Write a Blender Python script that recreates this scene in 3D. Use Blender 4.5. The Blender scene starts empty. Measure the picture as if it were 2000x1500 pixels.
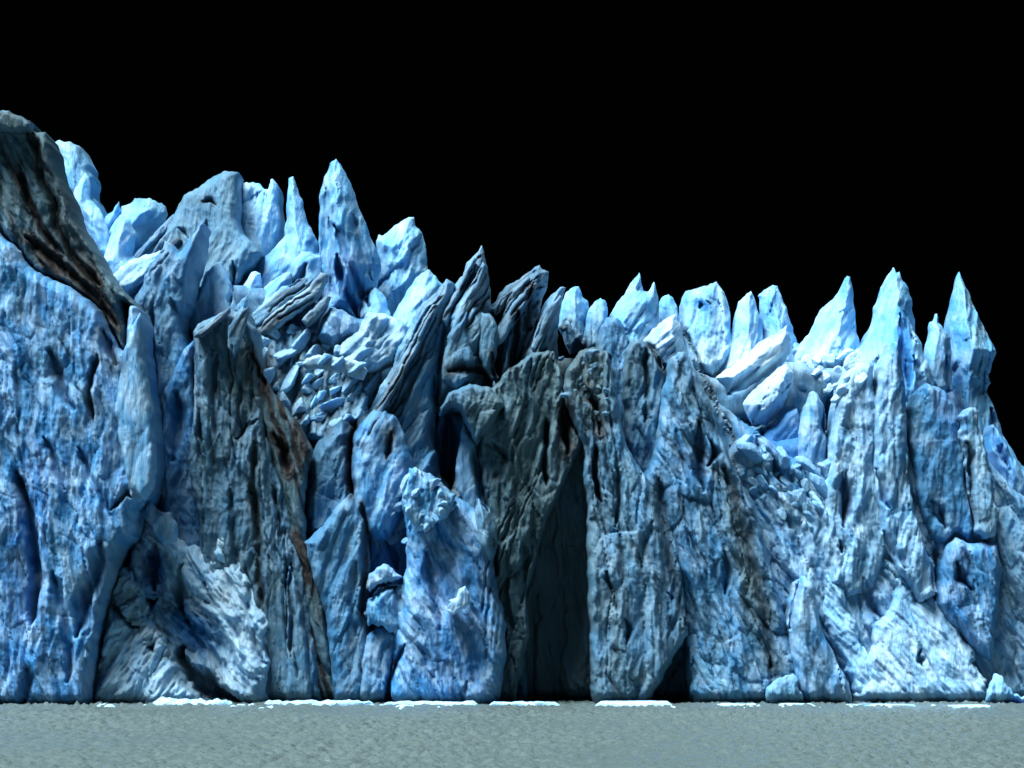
import bpy, math, random
import numpy as np
from mathutils import Vector

# ------------------------------------------------------------------ camera, light, exposure
D0 = 400.0          # metres to the middle of the ice front
PX = 0.055          # metres per photo pixel (2000 wide) at D0
CAM_H = 9.6
HORIZON = 1195.0
scene = bpy.context.scene
C = scene.collection
cam_d = bpy.data.cameras.new('camera')
cam = bpy.data.objects.new('camera', cam_d); C.objects.link(cam)
cam_d.sensor_width = 36.0
cam_d.lens = 36.0 * D0 / (2000 * PX)
cam_d.shift_y = (HORIZON - 750.0) / 2000.0
cam_d.clip_start = 1.0; cam_d.clip_end = 6000.0
cam.location = (0, 0, CAM_H); cam.rotation_euler = (math.radians(90), 0, 0)
scene.camera = cam

SUN_EL, SUN_AZ = math.radians(66), math.radians(-62)   # azimuth from the camera's back, negative = left
world = bpy.data.worlds.new('World'); scene.world = world; world.use_nodes = True
wn = world.node_tree.nodes; wl = world.node_tree.links
bg = wn['Background']
sky = wn.new('ShaderNodeTexSky'); sky.sky_type = 'NISHITA'; sky.sun_disc = False
sky.sun_elevation = SUN_EL; sky.sun_rotation = math.radians(180) + SUN_AZ
wl.new(sky.outputs[0], bg.inputs['Color'])
bg.inputs['Strength'].default_value = 0.00003            # the sky of the photograph is black
sun_d = bpy.data.lights.new('sun', 'SUN'); sun_d.energy = 5.0; sun_d.angle = math.radians(38)
sun_d.color = (1.0, 0.985, 0.96)
sun = bpy.data.objects.new('sun', sun_d); C.objects.link(sun)
dirv = Vector((math.sin(SUN_AZ) * math.cos(SUN_EL), -math.cos(SUN_AZ) * math.cos(SUN_EL), math.sin(SUN_EL)))
sun.rotation_euler = dirv.to_track_quat('Z', 'Y').to_euler()
sun.location = (0, 0, 200)
vs = scene.view_settings
vs.view_transform = 'Standard'; vs.look = 'None'; vs.exposure = 1.42; vs.gamma = 1.0; vs.use_curve_mapping = False
scene.cycles.max_bounces = 5; scene.cycles.diffuse_bounces = 3; scene.cycles.glossy_bounces = 2
scene.cycles.use_denoising = True

def wx(px, Y): return (px - 1000.0) * PX * Y / D0
def wz(py, Y): return CAM_H - (py - HORIZON) * PX * Y / D0

# ------------------------------------------------------------------ noise
rs = np.random.RandomState(7)
PERM = rs.permutation(1024).astype(np.int64)
ANG = rs.rand(1024) * 2 * np.pi
GX, GY = np.cos(ANG), np.sin(ANG)
R1, R2, R3, R4 = rs.rand(1024), rs.rand(1024), rs.rand(1024), rs.rand(1024)
def hsh(i, j, s=0): return PERM[(PERM[(i + 131 * s) & 1023] + j + 17 * s) & 1023]
def gn(x, y, s=0):
    i = np.floor(x).astype(np.int64); j = np.floor(y).astype(np.int64)
    fx, fy = x - i, y - j
    u = fx * fx * fx * (fx * (fx * 6 - 15) + 10); v = fy * fy * fy * (fy * (fy * 6 - 15) + 10)
    def g(a, b, dx, dy):
        h = hsh(a, b, s); return GX[h] * dx + GY[h] * dy
    n00 = g(i, j, fx, fy); n10 = g(i + 1, j, fx - 1, fy)
    n01 = g(i, j + 1, fx, fy - 1); n11 = g(i + 1, j + 1, fx - 1, fy - 1)
    a = n00 + u * (n10 - n00); b = n01 + u * (n11 - n01)
    return (a + v * (b - a)) * 1.5
def fbm(x, y, s=0, o=4, r=0.5):
    t = 0; a = 1; n = 0
    for k in range(o):
        t = t + a * gn(x * 2 ** k, y * 2 ** k, s + k * 3); n += a; a *= r
    return t / n
def ridged(x, y, s=0, o=3):
    t = 0; a = 1; n = 0
    for k in range(o):
        t = t + a * (1 - 2 * np.abs(gn(x * 2 ** k, y * 2 ** k, s + k * 3))); n += a; a *= 0.5
    return t / n
def facets(x, y, s=0):
    """crystalline pyramids: smallest polygonal distance to jittered points"""
    i = np.floor(x).astype(np.int64); j = np.floor(y).astype(np.int64)
    best = np.full(x.shape, 9.0)
    for di in (-1, 0, 1):
        for dj in (-1, 0, 1):
            h = hsh(i + di, j + dj, s)
            dx = x - (i + di + R1[h]); dy = y - (j + dj + R2[h])
            a = R3[h] * 6.28
            ca, sa = np.cos(a), np.sin(a)
            p = ca * dx + sa * dy; q = -sa * dx + ca * dy
            d = np.maximum(np.maximum(p * (0.7 + 0.6 * R4[h]), -p * 0.8 + 0.3 * q), np.maximum(q * 1.1 - 0.25 * p, -q * 0.9))
            best = np.minimum(best, d)
    return 0.5 - best
def plates(x, y, s=0):
    """broken plates: each cell a tilted plane with its own offset"""
    i = np.floor(x).astype(np.int64); j = np.floor(y).astype(np.int64)
    best = np.full(x.shape, 9.0); val = np.zeros(x.shape); sec = np.full(x.shape, 9.0)
    for di in (-1, 0, 1):
        for dj in (-1, 0, 1):
            h = hsh(i + di, j + dj, s)
            dx = x - (i + di + 0.1 + 0.8 * R1[h]); dy = y - (j + dj + 0.1 + 0.8 * R2[h])
            d = dx * dx + dy * dy
            v = (R3[h] - 0.5) + (R4[h] - 0.5) * 1.2 * dx + (R1[h] - 0.5) * 1.4 * dy
            m = d < best
            sec = np.where(m, best, np.minimum(sec, d)); val = np.where(m, v, val); best = np.where(m, d, best)
    edge = np.sqrt(sec) - np.sqrt(best)
    return val - 0.35 * np.exp(-(edge / 0.07) ** 2)

def polydist(px, py, pts, closed=True):
    """distance to polyline and inside flag"""
    d2 = np.full(px.shape, 1e12); ins = np.zeros(px.shape, bool); n = len(pts)
    side = np.zeros(px.shape)
    for k in range(n if closed else n - 1):
        x0, y0 = pts[k]; x1, y1 = pts[(k + 1) % n]
        ex, ey = x1 - x0, y1 - y0; L = ex * ex + ey * ey + 1e-9
        t = np.clip(((px - x0) * ex + (py - y0) * ey) / L, 0, 1)
        dx, dy = px - x0 - t * ex, py - y0 - t * ey
        dd = dx * dx + dy * dy
        if closed:
            c = ((y0 > py) != (y1 > py))
            if y1 != y0:
                ins ^= c & (px < (x1 - x0) * (py - y0) / (y1 - y0) + x0)
        else:
            m = dd < d2
            side = np.where(m, np.sign(ex * dy - ey * dx), side)
        d2 = np.minimum(d2, dd)
    d = np.sqrt(d2)
    return (np.where(ins, d, -d)) if closed else (d, side)

# ------------------------------------------------------------------ materials
def new_mat(name):
    m = bpy.data.materials.new(name); m.use_nodes = True
    nt = m.node_tree; b = nt.nodes['Principled BSDF']
    return m, nt, b
def ice_material():
    m, nt, b = new_mat('glacier_ice'); N = nt.nodes; L = nt.links
    at = N.new('ShaderNodeAttribute'); at.attribute_name = 'ice'
    sep = N.new('ShaderNodeSeparateColor'); L.new(at.outputs['Color'], sep.inputs[0])
    geo = N.new('ShaderNodeNewGeometry')
    n1 = N.new('ShaderNodeTexNoise'); n1.inputs['Scale'].default_value = 0.35; n1.inputs['Detail'].default_value = 8; n1.inputs['Roughness'].default_value = 0.65
    mp = N.new('ShaderNodeMapping'); mp.inputs['Scale'].default_value = (2.4, 1.0, 0.3)
    L.new(geo.outputs['Position'], mp.inputs[0]); L.new(mp.outputs[0], n1.inputs['Vector'])
    n2 = N.new('ShaderNodeTexNoise'); n2.inputs['Scale'].default_value = 2.6; n2.inputs['Detail'].default_value = 6; n2.inputs['Roughness'].default_value = 0.7
    L.new(mp.outputs[0], n2.inputs['Vector'])
    def jit(src, noise, amt):
        a = N.new('ShaderNodeMath'); a.operation = 'MULTIPLY_ADD'; a.inputs[1].default_value = amt; a.inputs[2].default_value = -amt * 0.5
        L.new(noise, a.inputs[0])
        c = N.new('ShaderNodeMath'); c.operation = 'ADD'; c.use_clamp = True
        L.new(src, c.inputs[0]); L.new(a.outputs[0], c.inputs[1]); return c.outputs[0]
    def mix(f, a, c):
        x = N.new('ShaderNodeMix'); x.data_type = 'RGBA'; L.new(f, x.inputs[0])
        for s, v in ((x.inputs[6], a), (x.inputs[7], c)):
            if isinstance(v, tuple): s.default_value = v + (1,)
            else: L.new(v, s)
        return x.outputs[2]
    blue = jit(sep.outputs[1], n1.outputs[0], 0.3)
    white = jit(sep.outputs[2], n2.outputs[0], 0.42)
    dirt = jit(sep.outputs[0], n1.outputs[0], 0.4)
    rp = N.new('ShaderNodeValToRGB'); e = rp.color_ramp.elements
    e[0].position = 0.05; e[0].color = (0.17, 0.55, 0.96, 1); e[1].position = 0.95; e[1].color = (0.01, 0.14, 0.40, 1)
    k = e.new(0.5); k.color = (0.03, 0.215, 0.47, 1)
    L.new(blue, rp.inputs[0]); c = rp.outputs[0]
    c = mix(white, c, (0.58, 0.82, 0.95))
    c = mix(dirt, c, (0.058, 0.125, 0.162))
    br = N.new('ShaderNodeAttribute'); br.attribute_name = 'silt'
    c = mix(jit(br.outputs['Fac'], n2.outputs[0], 0.35), c, (0.020, 0.021, 0.023))
    L.new(c, b.inputs['Base Color'])
    b.inputs['Roughness'].default_value = 0.45; b.inputs['IOR'].default_value = 1.31

    b.inputs['Subsurface Weight'].default_value = 0.22
    b.inputs['Subsurface Radius'].default_value = (0.25, 0.8, 1.6); b.inputs['Subsurface Scale'].default_value = 0.9
    bp = N.new('ShaderNodeBump'); bp.inputs['Strength'].default_value = 0.9; bp.inputs['Distance'].default_value = 0.26
    n3 = N.new('ShaderNodeTexNoise'); n3.inputs['Scale'].default_value = 2.6; n3.inputs['Detail'].default_value = 7; n3.inputs['Roughness'].default_value = 0.68
    L.new(mp.outputs[0], n3.inputs['Vector']); L.new(n3.outputs[0], bp.inputs['Height'])
    L.new(bp.outputs[0], b.inputs['Normal'])
    return m
ICE = ice_material()

def water_material():
    m, nt, b = new_mat('lake_water'); N = nt.nodes; L = nt.links
    geo = N.new('ShaderNodeNewGeometry')
    mp = N.new('ShaderNodeMapping'); mp.inputs['Scale'].default_value = (1.0, 0.11, 1.0); L.new(geo.outputs['Position'], mp.inputs[0])
    n = N.new('ShaderNodeTexNoise'); n.inputs['Scale'].default_value = 2.0; n.inputs['Detail'].default_value = 5; n.inputs['Roughness'].default_value = 0.65
    L.new(mp.outputs[0], n.inputs['Vector'])
    bp = N.new('ShaderNodeBump'); bp.inputs['Strength'].default_value = 1.0; bp.inputs['Distance'].default_value = 0.12
    L.new(n.outputs[0], bp.inputs['Height']); L.new(bp.outputs[0], b.inputs['Normal'])
    b.inputs['Base Color'].default_value = (0.072, 0.110, 0.116, 1)
    b.inputs['Roughness'].default_value = 0.22; b.inputs['IOR'].default_value = 1.33
    return m

# ------------------------------------------------------------------ painted-on geology: cracks, stains, painted cleft shade (photo pixels)
# cracks: (points, half width px, depth m, silt)
CR = []
def crack(pts, w, dep, silt=0.0): CR.append((pts, w, dep, silt))
# stains and painted shade: (cx, cy, rx, ry, angle, d_dirt, d_blue, d_white, d_silt)
ST = []
def stain_or_shade(cx, cy, rx, ry, ang=0, dirt=0, blue=0, white=0, silt=0): ST.append((cx, cy, rx, ry, math.radians(ang), dirt, blue, white, silt))
# ------------------------------------------------------------------ the ice, traced in photo pixels, each piece at its own distance
FE = []
def F(name, cat, label, Y, T, poly, r=14, prof='round', ang=90, lam=0.35, fac=0.6, pla=0.5, cru=0.12, lean=0.10, tx=0.0,
      dirt=0.1, blue=0.5, white=0.15, stripe=0.0, back=None, wig=1.0, group=None, step=2.15, fs=1.0, kind=None):
    FE.append(dict(name=name, cat=cat, label=label, Y=Y, T=T, poly=poly, r=r, prof=prof, ang=ang, lam=lam, fac=fac, pla=pla, cru=cru,
                   lean=lean, tx=tx, dirt=dirt, blue=blue, white=white, stripe=stripe, back=back, wig=wig, group=group, step=step, fs=fs, kind=kind))
# the body of the glacier behind everything
F('glacier', None, None, 409, 3, [(-420,470),(-60,480),(60,520),(200,520),(330,560),(480,560),(600,580),(700,620),(860,660),(960,740),(1060,700),(1200,700),(1300,700),
  (1400,740),(1500,700),(1640,720),(1800,740),(1900,860),(2060,960),(2420,1000),(2420,1412),(1190,1412),(1188,1000),(1176,880),(1120,850),(1060,900),(1010,1100),(990,1412),(-420,1412)], r=30, step=6, dirt=0.5, blue=0.5, white=0, back=70, pla=1.2, fac=1.0, kind='structure')
F('glacier', None, None, 398.8, 3, [(-420,470),(-60,560),(100,640),(300,680),(460,720),(560,880),(700,900),(860,800),(1000,820),(1040,900),(1030,1100),(1030,1412),(-420,1412)], r=40, step=3.5, dirt=0.35, blue=0.6, white=0, back=5, lam=1.2, pla=1.0, fac=1.2, kind='structure')
F('glacier', None, None, 397.3, 3, [(1158,820),(1200,760),(1320,740),(1420,800),(1500,860),(1640,840),(1800,860),(1900,900),(2060,1000),(2420,1060),(2420,1412),(1158,1412)], r=40, step=3.5, dirt=0.2, blue=0.6, white=0.05, back=5, lam=1.2, pla=1.0, fac=1.2, ang=100, kind='structure')
# ---- far left
F('ice_block', 'ice block', 'rounded blue block with a tan cap behind the dark slab at the far left', 422, 4,
  [(80,300),(98,283),(115,277),(140,278),(160,290),(172,310),(181,326),(186,350),(183,385),(200,410),(207,434),(216,470),(190,500),(150,470),(110,360)], r=34, blue=0.34, white=0.14, ang=110, back=6, lean=0.38)
F('ice_fin', 'ice fin', 'small pale fin leaning against the front of the tan-capped blue block', 418, 2,
  [(138,395),(152,355),(165,337),(174,345),(178,362),(178,392),(194,408),(206,430),(218,505),(195,500),(160,440)], r=24, prof='roof', blue=0.19, white=0.21, ang=110, back=3, lean=0.38)
F('ice_shard', 'ice shard', 'tiny leaning shard on the skyline between the tan-capped block and the low dome', 421, 1,
  [(200,440),(206,425),(222,410),(233,394),(236,412),(229,430),(212,460),(196,470)], r=8, prof='roof', blue=0.24, white=0.12, ang=60, back=1.5, step=2, lean=0.38)
F('ice_dome', 'ice block', 'low rounded blue dome on the skyline with a brown-stained top', 420, 4,
  [(190,520),(200,450),(225,420),(240,402),(252,398),(262,388),(290,386),(312,394),(321,403),(326,416),(320,440),(300,490),(260,560),(200,560)], r=40, prof='roof', blue=0.30, white=0.14, ang=60, back=7, lean=0.38)
F('ice_fin', 'ice fin', 'bright sky-blue fin in front of the stained dome, beside the dark slab', 416, 3,
  [(198,515),(212,462),(226,432),(242,424),(256,428),(264,455),(262,500),(285,495),(290,520),(250,560),(215,560)], r=26, prof='roof', blue=0.22, white=0.23, ang=65, back=3, lean=0.38)
F('ice_slab', 'ice slab', 'uppermost of three thin leaning slabs left of the big grey fin', 416, 1.0,
  [(262,500),(290,470),(320,434),(338,418),(343,420),(345,430),(325,455),(296,485),(270,515)], r=7, ang=48, lam=0.3, dirt=0.3, white=0.17, stripe=0.4, back=2, step=2, group='thin leaning slabs beside the grey fin', lean=0.38)
F('ice_slab', 'ice slab', 'middle of three thin leaning slabs left of the big grey fin', 414.8, 1.0,
  [(272,515),(300,487),(330,454),(348,436),(353,442),(350,455),(330,475),(302,505),(280,530)], r=7, ang=48, lam=0.3, dirt=0.4, white=0.12, stripe=0.5, back=2, step=2, group='thin leaning slabs beside the grey fin', lean=0.38)
F('ice_slab', 'ice slab', 'lowest of three thin leaning slabs left of the big grey fin', 413.6, 1.0,
  [(282,532),(305,508),(332,478),(350,462),(358,470),(340,492),(316,518),(292,545)], r=7, ang=48, lam=0.3, dirt=0.45, white=0.10, stripe=0.5, back=2, step=2, group='thin leaning slabs beside the grey fin', lean=0.38)
F('ice_ledge', 'ice ledge', 'white snowy ledge between the lower end of the dark slab and the twin-peaked teal pillar', 408, 3,
  [(214,545),(236,528),(256,512),(290,498),(318,492),(326,505),(318,530),(300,548),(280,560),(255,572),(236,570)], r=16, fac=0.8, cru=0.3, blue=0.09, white=0.35, ang=50, back=4, lean=0.38)
F('ice_block', 'ice block', 'bright blue block with white top behind the right edge of the big grey fin', 424, 4,
  [(440,500),(462,440),(466,366),(480,360),(505,361),(512,364),(517,374),(524,376),(530,355),(536,353),(544,362),(548,400),(553,432),(549,470),(522,520),(480,540)], r=24, blue=0.19, white=0.25, lam=0.6, fac=0.9, ang=88, back=6, lean=0.38)
F('ice_fin', 'ice fin', 'big grey-slate fin with a blunt curved top and upright right edge', 415, 4,
  [(330,440),(345,420),(365,385),(385,371),(402,360),(420,350),(440,339),(458,335),(468,341),(471,380),(468,430),(480,460),(500,482),(514,497),(500,522),(478,545),(462,575),(450,640),(390,650),(340,600),(310,500)],
  r=26, ang=80, lam=0.25, fac=0.5, pla=0.3, dirt=0.62, blue=0.36, white=0.06, back=5, lean=0.38)
F('ice_pillar', 'ice pillar', 'twin-peaked teal pillar standing in front of the big grey fin', 402, 6,
  [(256,610),(282,560),(286,545),(300,522),(318,500),(330,475),(343,482),(353,500),(372,478),(402,438),(407,445),(398,505),(383,548),(378,600),(363,625),(366,655),(384,690),(385,800),(398,870),(410,920),(416,1000),(419,1060),(422,1140),(330,1140),(290,1000),(280,800)],
  r=30, prof='round', ang=80, lam=0.42, fac=0.7, pla=0.3, dirt=0.40, blue=0.55, white=0.1, back=5)
F('ice_slab', 'ice slab', 'dark dirty slab slanting down from the top left corner', 389, 3.2,
  [(-420,60),(-60,212),(20,222),(44,230),(64,240),(62,256),(75,262),(92,262),(98,284),(118,350),(150,430),(180,478),(204,525),(230,560),(252,580),(272,604),(262,604),(240,588),(246,630),(253,690),(240,682),(224,650),(205,610),(182,590),(145,566),(112,552),(80,535),(58,512),(42,490),(-60,400),(-420,200)],
  r=20, ang=115, lam=0.9, fac=0.8, pla=0.6, cru=0.2, dirt=0.95, blue=0.3, white=0, stripe=0.6, back=10)
F('ice_block', 'ice block', 'brown-grey lump of dirty ice at the very top left edge above the dark slab', 386, 1.6,
  [(-60,214),(0,218),(30,226),(44,228),(64,243),(60,256),(40,256),(-60,250)], r=10, dirt=0.9, stripe=0.3, back=4)
F('ice_wall', 'ice cliff', 'tall smooth blue cliff filling the left edge with a deep blue crevice low down', 384, 7,
  [(-420,200),(-60,410),(42,488),(60,515),(80,535),(112,552),(145,566),(182,590),(205,612),(224,650),(240,684),(250,690),(254,640),(262,602),(276,606),(282,640),(284,680),(290,720),(294,760),(302,800),(305,850),(307,920),(302,955),(294,975),(278,1000),(272,1035),(268,1050),(250,1065),(236,1090),(222,1140),(208,1190),(198,1240),(192,1300),(188,1350),(184,1412),(-420,1412)],
  r=34, ang=98, lam=0.68, fac=0.9, pla=0.5, cru=0.15, lean=0.14, dirt=0.05, blue=0.68, white=0.12, back=30)
F('ice_pillar', 'ice pillar', 'slender pale blue column bulging from the right side of the left cliff', 380.5, 2.6,
  [(240,700),(258,640),(272,612),(280,640),(283,690),(290,740),(298,795),(304,850),(306,920),(300,955),(280,980),(262,965),(248,930),(238,870),(228,800)], r=18, ang=92, lam=0.34, fac=0.6, pla=0.2, blue=0.5, white=0.22, back=3)
F('ice_pillar', 'ice pillar', 'teal column with pointed head just right of the black gap beside the left cliff', 398, 3.5,
  [(315,1000),(308,880),(318,820),(322,770),(345,715),(362,685),(378,665),(385,680),(386,760),(388,840),(398,880),(410,930),(416,1000),(419,1060),(421,1140),(350,1140)], r=24, ang=88, lam=0.34, fac=0.6, pla=0.2, dirt=0.25, blue=0.75, white=0.05, back=4)
# ---- lower left rubble cone
F('ice_rubble', 'ice mound', 'white crumbled slope at the foot of the cliff with a black cave mouth', 390, 6,
  [(240,1200),(262,1080),(276,1040),(288,985),(300,982),(312,1000),(330,1002),(340,1030),(350,1045),(370,1062),(400,1080),(415,1092),(418,1060),(425,1036),(450,1034),(464,1062),(475,1100),(495,1130),(512,1165),(524,1180),(533,1235),(528,1300),(522,1412),(240,1412)],
  r=30, ang=125, lam=0.5, fac=1.5, pla=0.8, cru=0.5, lean=0.3, dirt=0.1, blue=0.26, white=0.44, back=4, fs=0.6, wig=2.2)
F('ice_rubble', 'ice mound', 'grubby speckled fan of crushed ice at the waterline left of the cave mouth', 386, 5,
  [(176,1412),(190,1330),(200,1262),(214,1195),(226,1150),(240,1112),(258,1105),(272,1118),(282,1160),(296,1200),(322,1238),(345,1275),(362,1318),(385,1350),(402,1380),(410,1412)],
  r=26, ang=60, lam=0.5, fac=1.0, pla=0.6, cru=0.5, lean=0.4, dirt=0.12, blue=0.19, white=0.44, stripe=0.08, back=4, fs=0.5, wig=2.2)
F('ice_block', 'ice block', 'cluster of cyan blocks at the top of the white crumbled slope', 386, 2.4,
  [(288,1010),(286,985),(297,980),(308,998),(322,1000),(334,1000),(342,1018),(346,1042),(343,1062),(325,1068),(305,1050)], r=14, fac=1.0, cru=0.25, blue=0.45, white=0.25, back=2, step=2, fs=0.6)
# ---- behind, blue ridges left of the tall spire
F('ice_fin', 'ice fin', 'curved bright blue ridge running up to the thin needle spire', 417, 3,
  [(430,640),(446,590),(470,560),(500,512),(530,488),(548,472),(560,462),(580,480),(606,492),(628,500),(628,560),(570,600),(500,640)], r=30, prof='roof', blue=0.34, white=0.12, ang=50, back=4, lean=0.38)
F('ice_spire', 'ice spire', 'thin blue needle spire left of the tallest spire', 419, 3.2,
  [(540,520),(556,460),(561,420),(562,380),(563,350),(572,345),(578,360),(582,378),(592,405),(606,440),(621,470),(625,520),(600,560),(560,550)], r=34, prof='roof', blue=0.27, white=0.14, ang=85, lam=0.3, fac=0.5, pla=0.2, back=4, step=2, lean=0.38)
F('ice_block', 'ice block', 'blue block wedged against the left foot of the tallest spire', 414, 2.5,
  [(560,560),(566,520),(590,490),(606,494),(624,500),(630,560),(620,600),(570,600)], r=18, prof='roof', blue=0.27, white=0.17, ang=60, back=3, lean=0.38)
F('ice_spire', 'ice spire', 'tallest blue spire with long vertical folds', 416, 5.5,
  [(616,640),(622,560),(624,470),(625,382),(630,362),(637,342),(644,320),(655,309),(666,322),(676,342),(688,368),(700,400),(712,432),(722,460),(737,490),(743,520),(736,560),(724,582),(712,640),(700,640)], r=56, prof='roof', blue=0.38, white=0.09, ang=86, lam=0.5, fac=0.3, pla=0.1, cru=0.06, lean=0.1, back=6, step=2, tx=-0.02)
F('ice_peak', 'ice spire', 'broad pale blue peak with a notched top right of the tallest spire', 421, 4,
  [(715,620),(732,540),(736,500),(733,472),(740,460),(748,462),(762,452),(778,438),(800,424),(808,422),(812,440),(824,458),(830,480),(833,510),(838,535),(825,570),(790,600),(750,640)], r=34, prof='roof', blue=0.24, white=0.19, ang=70, cru=0.2, back=5, fs=0.7, lean=0.38)
F('ice_mound', 'ice mound', 'pale grey-blue mound on the skyline between the notched peak and the dark leaning peak', 412, 4,
  [(752,660),(772,610),(790,572),(805,552),(822,532),(838,526),(850,540),(866,556),(878,600),(870,660),(800,700)], r=34, prof='roof', blue=0.22, white=0.17, dirt=0.15, ang=50, lam=0.6, back=4, lean=0.38)
F('ice_block', 'ice block', 'small white-topped blue block at the right foot of the tallest spire', 413, 2,
  [(700,620),(706,590),(722,575),(734,562),(750,575),(760,600),(768,630),(740,650)], r=14, prof='roof', blue=0.22, white=0.21, ang=70, back=2, step=2, lean=0.38)
F('ice_mound', 'ice mound', 'bright crumbled ice bank under the right side of the big grey fin', 410, 3,
  [(362,650),(366,618),(374,590),(392,562),(402,540),(418,520),(432,512),(446,540),(452,565),(462,590),(470,610),(440,640),(395,660)], r=18, fac=1.0, cru=0.4, blue=0.19, white=0.27, back=3, fs=0.5, lean=0.38)
F('ice_fin', 'ice fin', 'smooth blue fin in front of the curved bright ridge', 412, 2.5,
  [(440,640),(452,590),(470,566),(492,530),(508,532),(512,548),(504,590),(490,630)], r=20, prof='roof', blue=0.24, white=0.17, ang=55, back=3, lean=0.38)
F('ice_fin', 'ice fin', 'second smooth blue fin, tucked beneath the thin needle spire', 411.5, 2.5,
  [(500,620),(508,575),(530,552),(550,534),(566,530),(570,550),(556,590),(530,630)], r=18, prof='roof', blue=0.30, white=0.14, ang=45, back=3, lean=0.38)
F('ice_slab', 'ice slab', 'long tilted slab with brown seams, upper one of the pair below the thin needle spire', 408, 1.6,
  [(486,634),(494,612),(520,590),(552,562),(585,545),(606,540),(614,545),(606,562),(570,590),(530,620),(500,646)], r=9, ang=36, lam=0.5, stripe=0.5, dirt=0.35, white=0.14, blue=0.19, back=2, step=2, lean=0.38)
F('ice_slab', 'ice slab', 'long tilted slab with brown seams, lower one of the pair below the thin needle spire', 406, 2,
  [(500,655),(512,632),(540,606),(575,582),(606,556),(628,534),(640,538),(641,550),(630,572),(600,600),(565,628),(530,655)], r=10, ang=36, lam=0.5, stripe=0.5, dirt=0.35, white=0.35, blue=0.35, back=2, step=2)
F('ice_slab', 'ice slab', 'short brown-edged slab pointing up right at the foot of the tallest spire', 404, 1.5,
  [(590,625),(604,606),(622,590),(640,576),(648,580),(644,596),(632,612),(612,630),(598,640)], r=9, ang=42, stripe=0.6, dirt=0.4, white=0.35, blue=0.3, back=2, step=2)
F('ice_block', 'ice block', 'smooth teal wedge directly below the tallest spire', 405, 3,
  [(618,660),(626,628),(645,600),(668,604),(688,618),(704,632),(700,655),(680,672),(650,680)], r=18, prof='roof', dirt=0.2, blue=0.55, white=0.25, back=2, step=2)
F('ice_mound', 'ice mound', 'pale blue broken hummock in the saddle right of the tallest spire foot', 403, 4,
  [(650,700),(672,668),(700,648),(714,618),(722,610),(745,612),(780,626),(800,640),(800,680),(770,712),(735,730),(690,725)], r=24, fac=1.2, cru=0.2, dirt=0.12, blue=0.4, white=0.4, ang=45, lam=0.5, back=3, fs=0.7)
F('ice_saddle', 'ice mound', 'jumbled dirty white saddle of broken ice left of the dark leaning peak', 404, 5,
  [(480,640),(500,640),(540,640),(600,640),(650,660),(700,690),(740,700),(740,780),(700,840),(660,880),(600,860),(550,820),(515,780),(490,700)], r=22, fac=1.8, cru=0.4, dirt=0.45, blue=0.35, white=0.25, stripe=0.45, lam=0.2, lean=0.5, back=3, fs=0.55)
F('ice_beam', 'ice block', 'long rounded white beam of ice lying across the jumbled saddle', 396, 1.6,
  [(588,712),(600,700),(622,694),(650,696),(680,698),(705,712),(718,724),(712,742),(694,738),(672,730),(645,724),(618,722),(600,724)], r=12, dirt=0.2, white=0.55, blue=0.2, fac=0.3, pla=0.1, ang=20, back=1.5, step=2)
# ---- dirty striated wall, middle left
F('ice_wall', 'ice cliff', 'grey upright-grooved cliff left of the brown gully', 394, 6,
  [(372,900),(384,760),(384,690),(378,655),(392,636),(412,628),(432,616),(455,606),(466,612),(478,602),(488,612),(492,630),(506,650),(514,690),(518,740),(526,800),(530,860),(540,905),(556,935),(575,985),(590,1050),(602,1100),(615,1170),(625,1250),(640,1412),(380,1412),(400,1100)],
  r=20, ang=92, lam=0.68, fac=0.7, pla=0.7, cru=0.15, dirt=0.66, blue=0.5, white=0.12, stripe=0.16, back=8)
F('ice_shard', 'ice shard', 'beige-edged blade on top of the grey grooved cliff', 390, 1.2,
  [(378,660),(386,648),(410,630),(432,612),(450,602),(452,610),(436,626),(414,642),(394,660)], r=7, ang=35, dirt=0.5, stripe=0.5, white=0.3, back=2, step=2)
F('ice_shard', 'ice shard', 'upright brown-tipped blade beside the beige-edged blade on the grey cliff', 389.5, 1.4,
  [(442,680),(446,640),(460,620),(474,604),(484,600),(488,612),(482,636),(470,665),(456,700)], r=9, ang=62, dirt=0.55, stripe=0.5, white=0.15, back=2, step=2)
F('ice_pillar', 'ice pillar', 'narrow grey rib against the left bank of the brown gully', 390, 2.4,
  [(520,1412),(524,1250),(520,1100),(516,1000),(514,900),(520,850),(530,862),(534,905),(544,940),(548,1000),(556,1080),(566,1180),(574,1412)], r=12, ang=92, lam=0.68, dirt=0.6, blue=0.5, back=3)
F('ice_pillar', 'ice pillar', 'second narrow grey rib, right beside the brown gully', 388.5, 2.2,
  [(556,1412),(562,1250),(562,1130),(566,1100),(580,1130),(592,1190),(602,1260),(608,1330),(614,1412)], r=11, ang=94, lam=0.51, dirt=0.6, blue=0.5, back=3)
F('silt_gully', 'dirt gully', 'dark brown silt-filled gully running down to the water beside the grey ribs', 390.8, 2.4,
  [(508,720),(530,760),(560,800),(600,850),(612,880),(600,930),(596,985),(600,1050),(620,1120),(640,1200),(655,1300),(662,1412),(600,1412),(600,1300),(585,1200),(570,1100),(555,1000),(535,930),(520,850),(505,780)], r=16, ang=105, lam=1.2, fac=0.8, dirt=1.0, stripe=2.0, blue=0.3, white=0, back=5)
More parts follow.
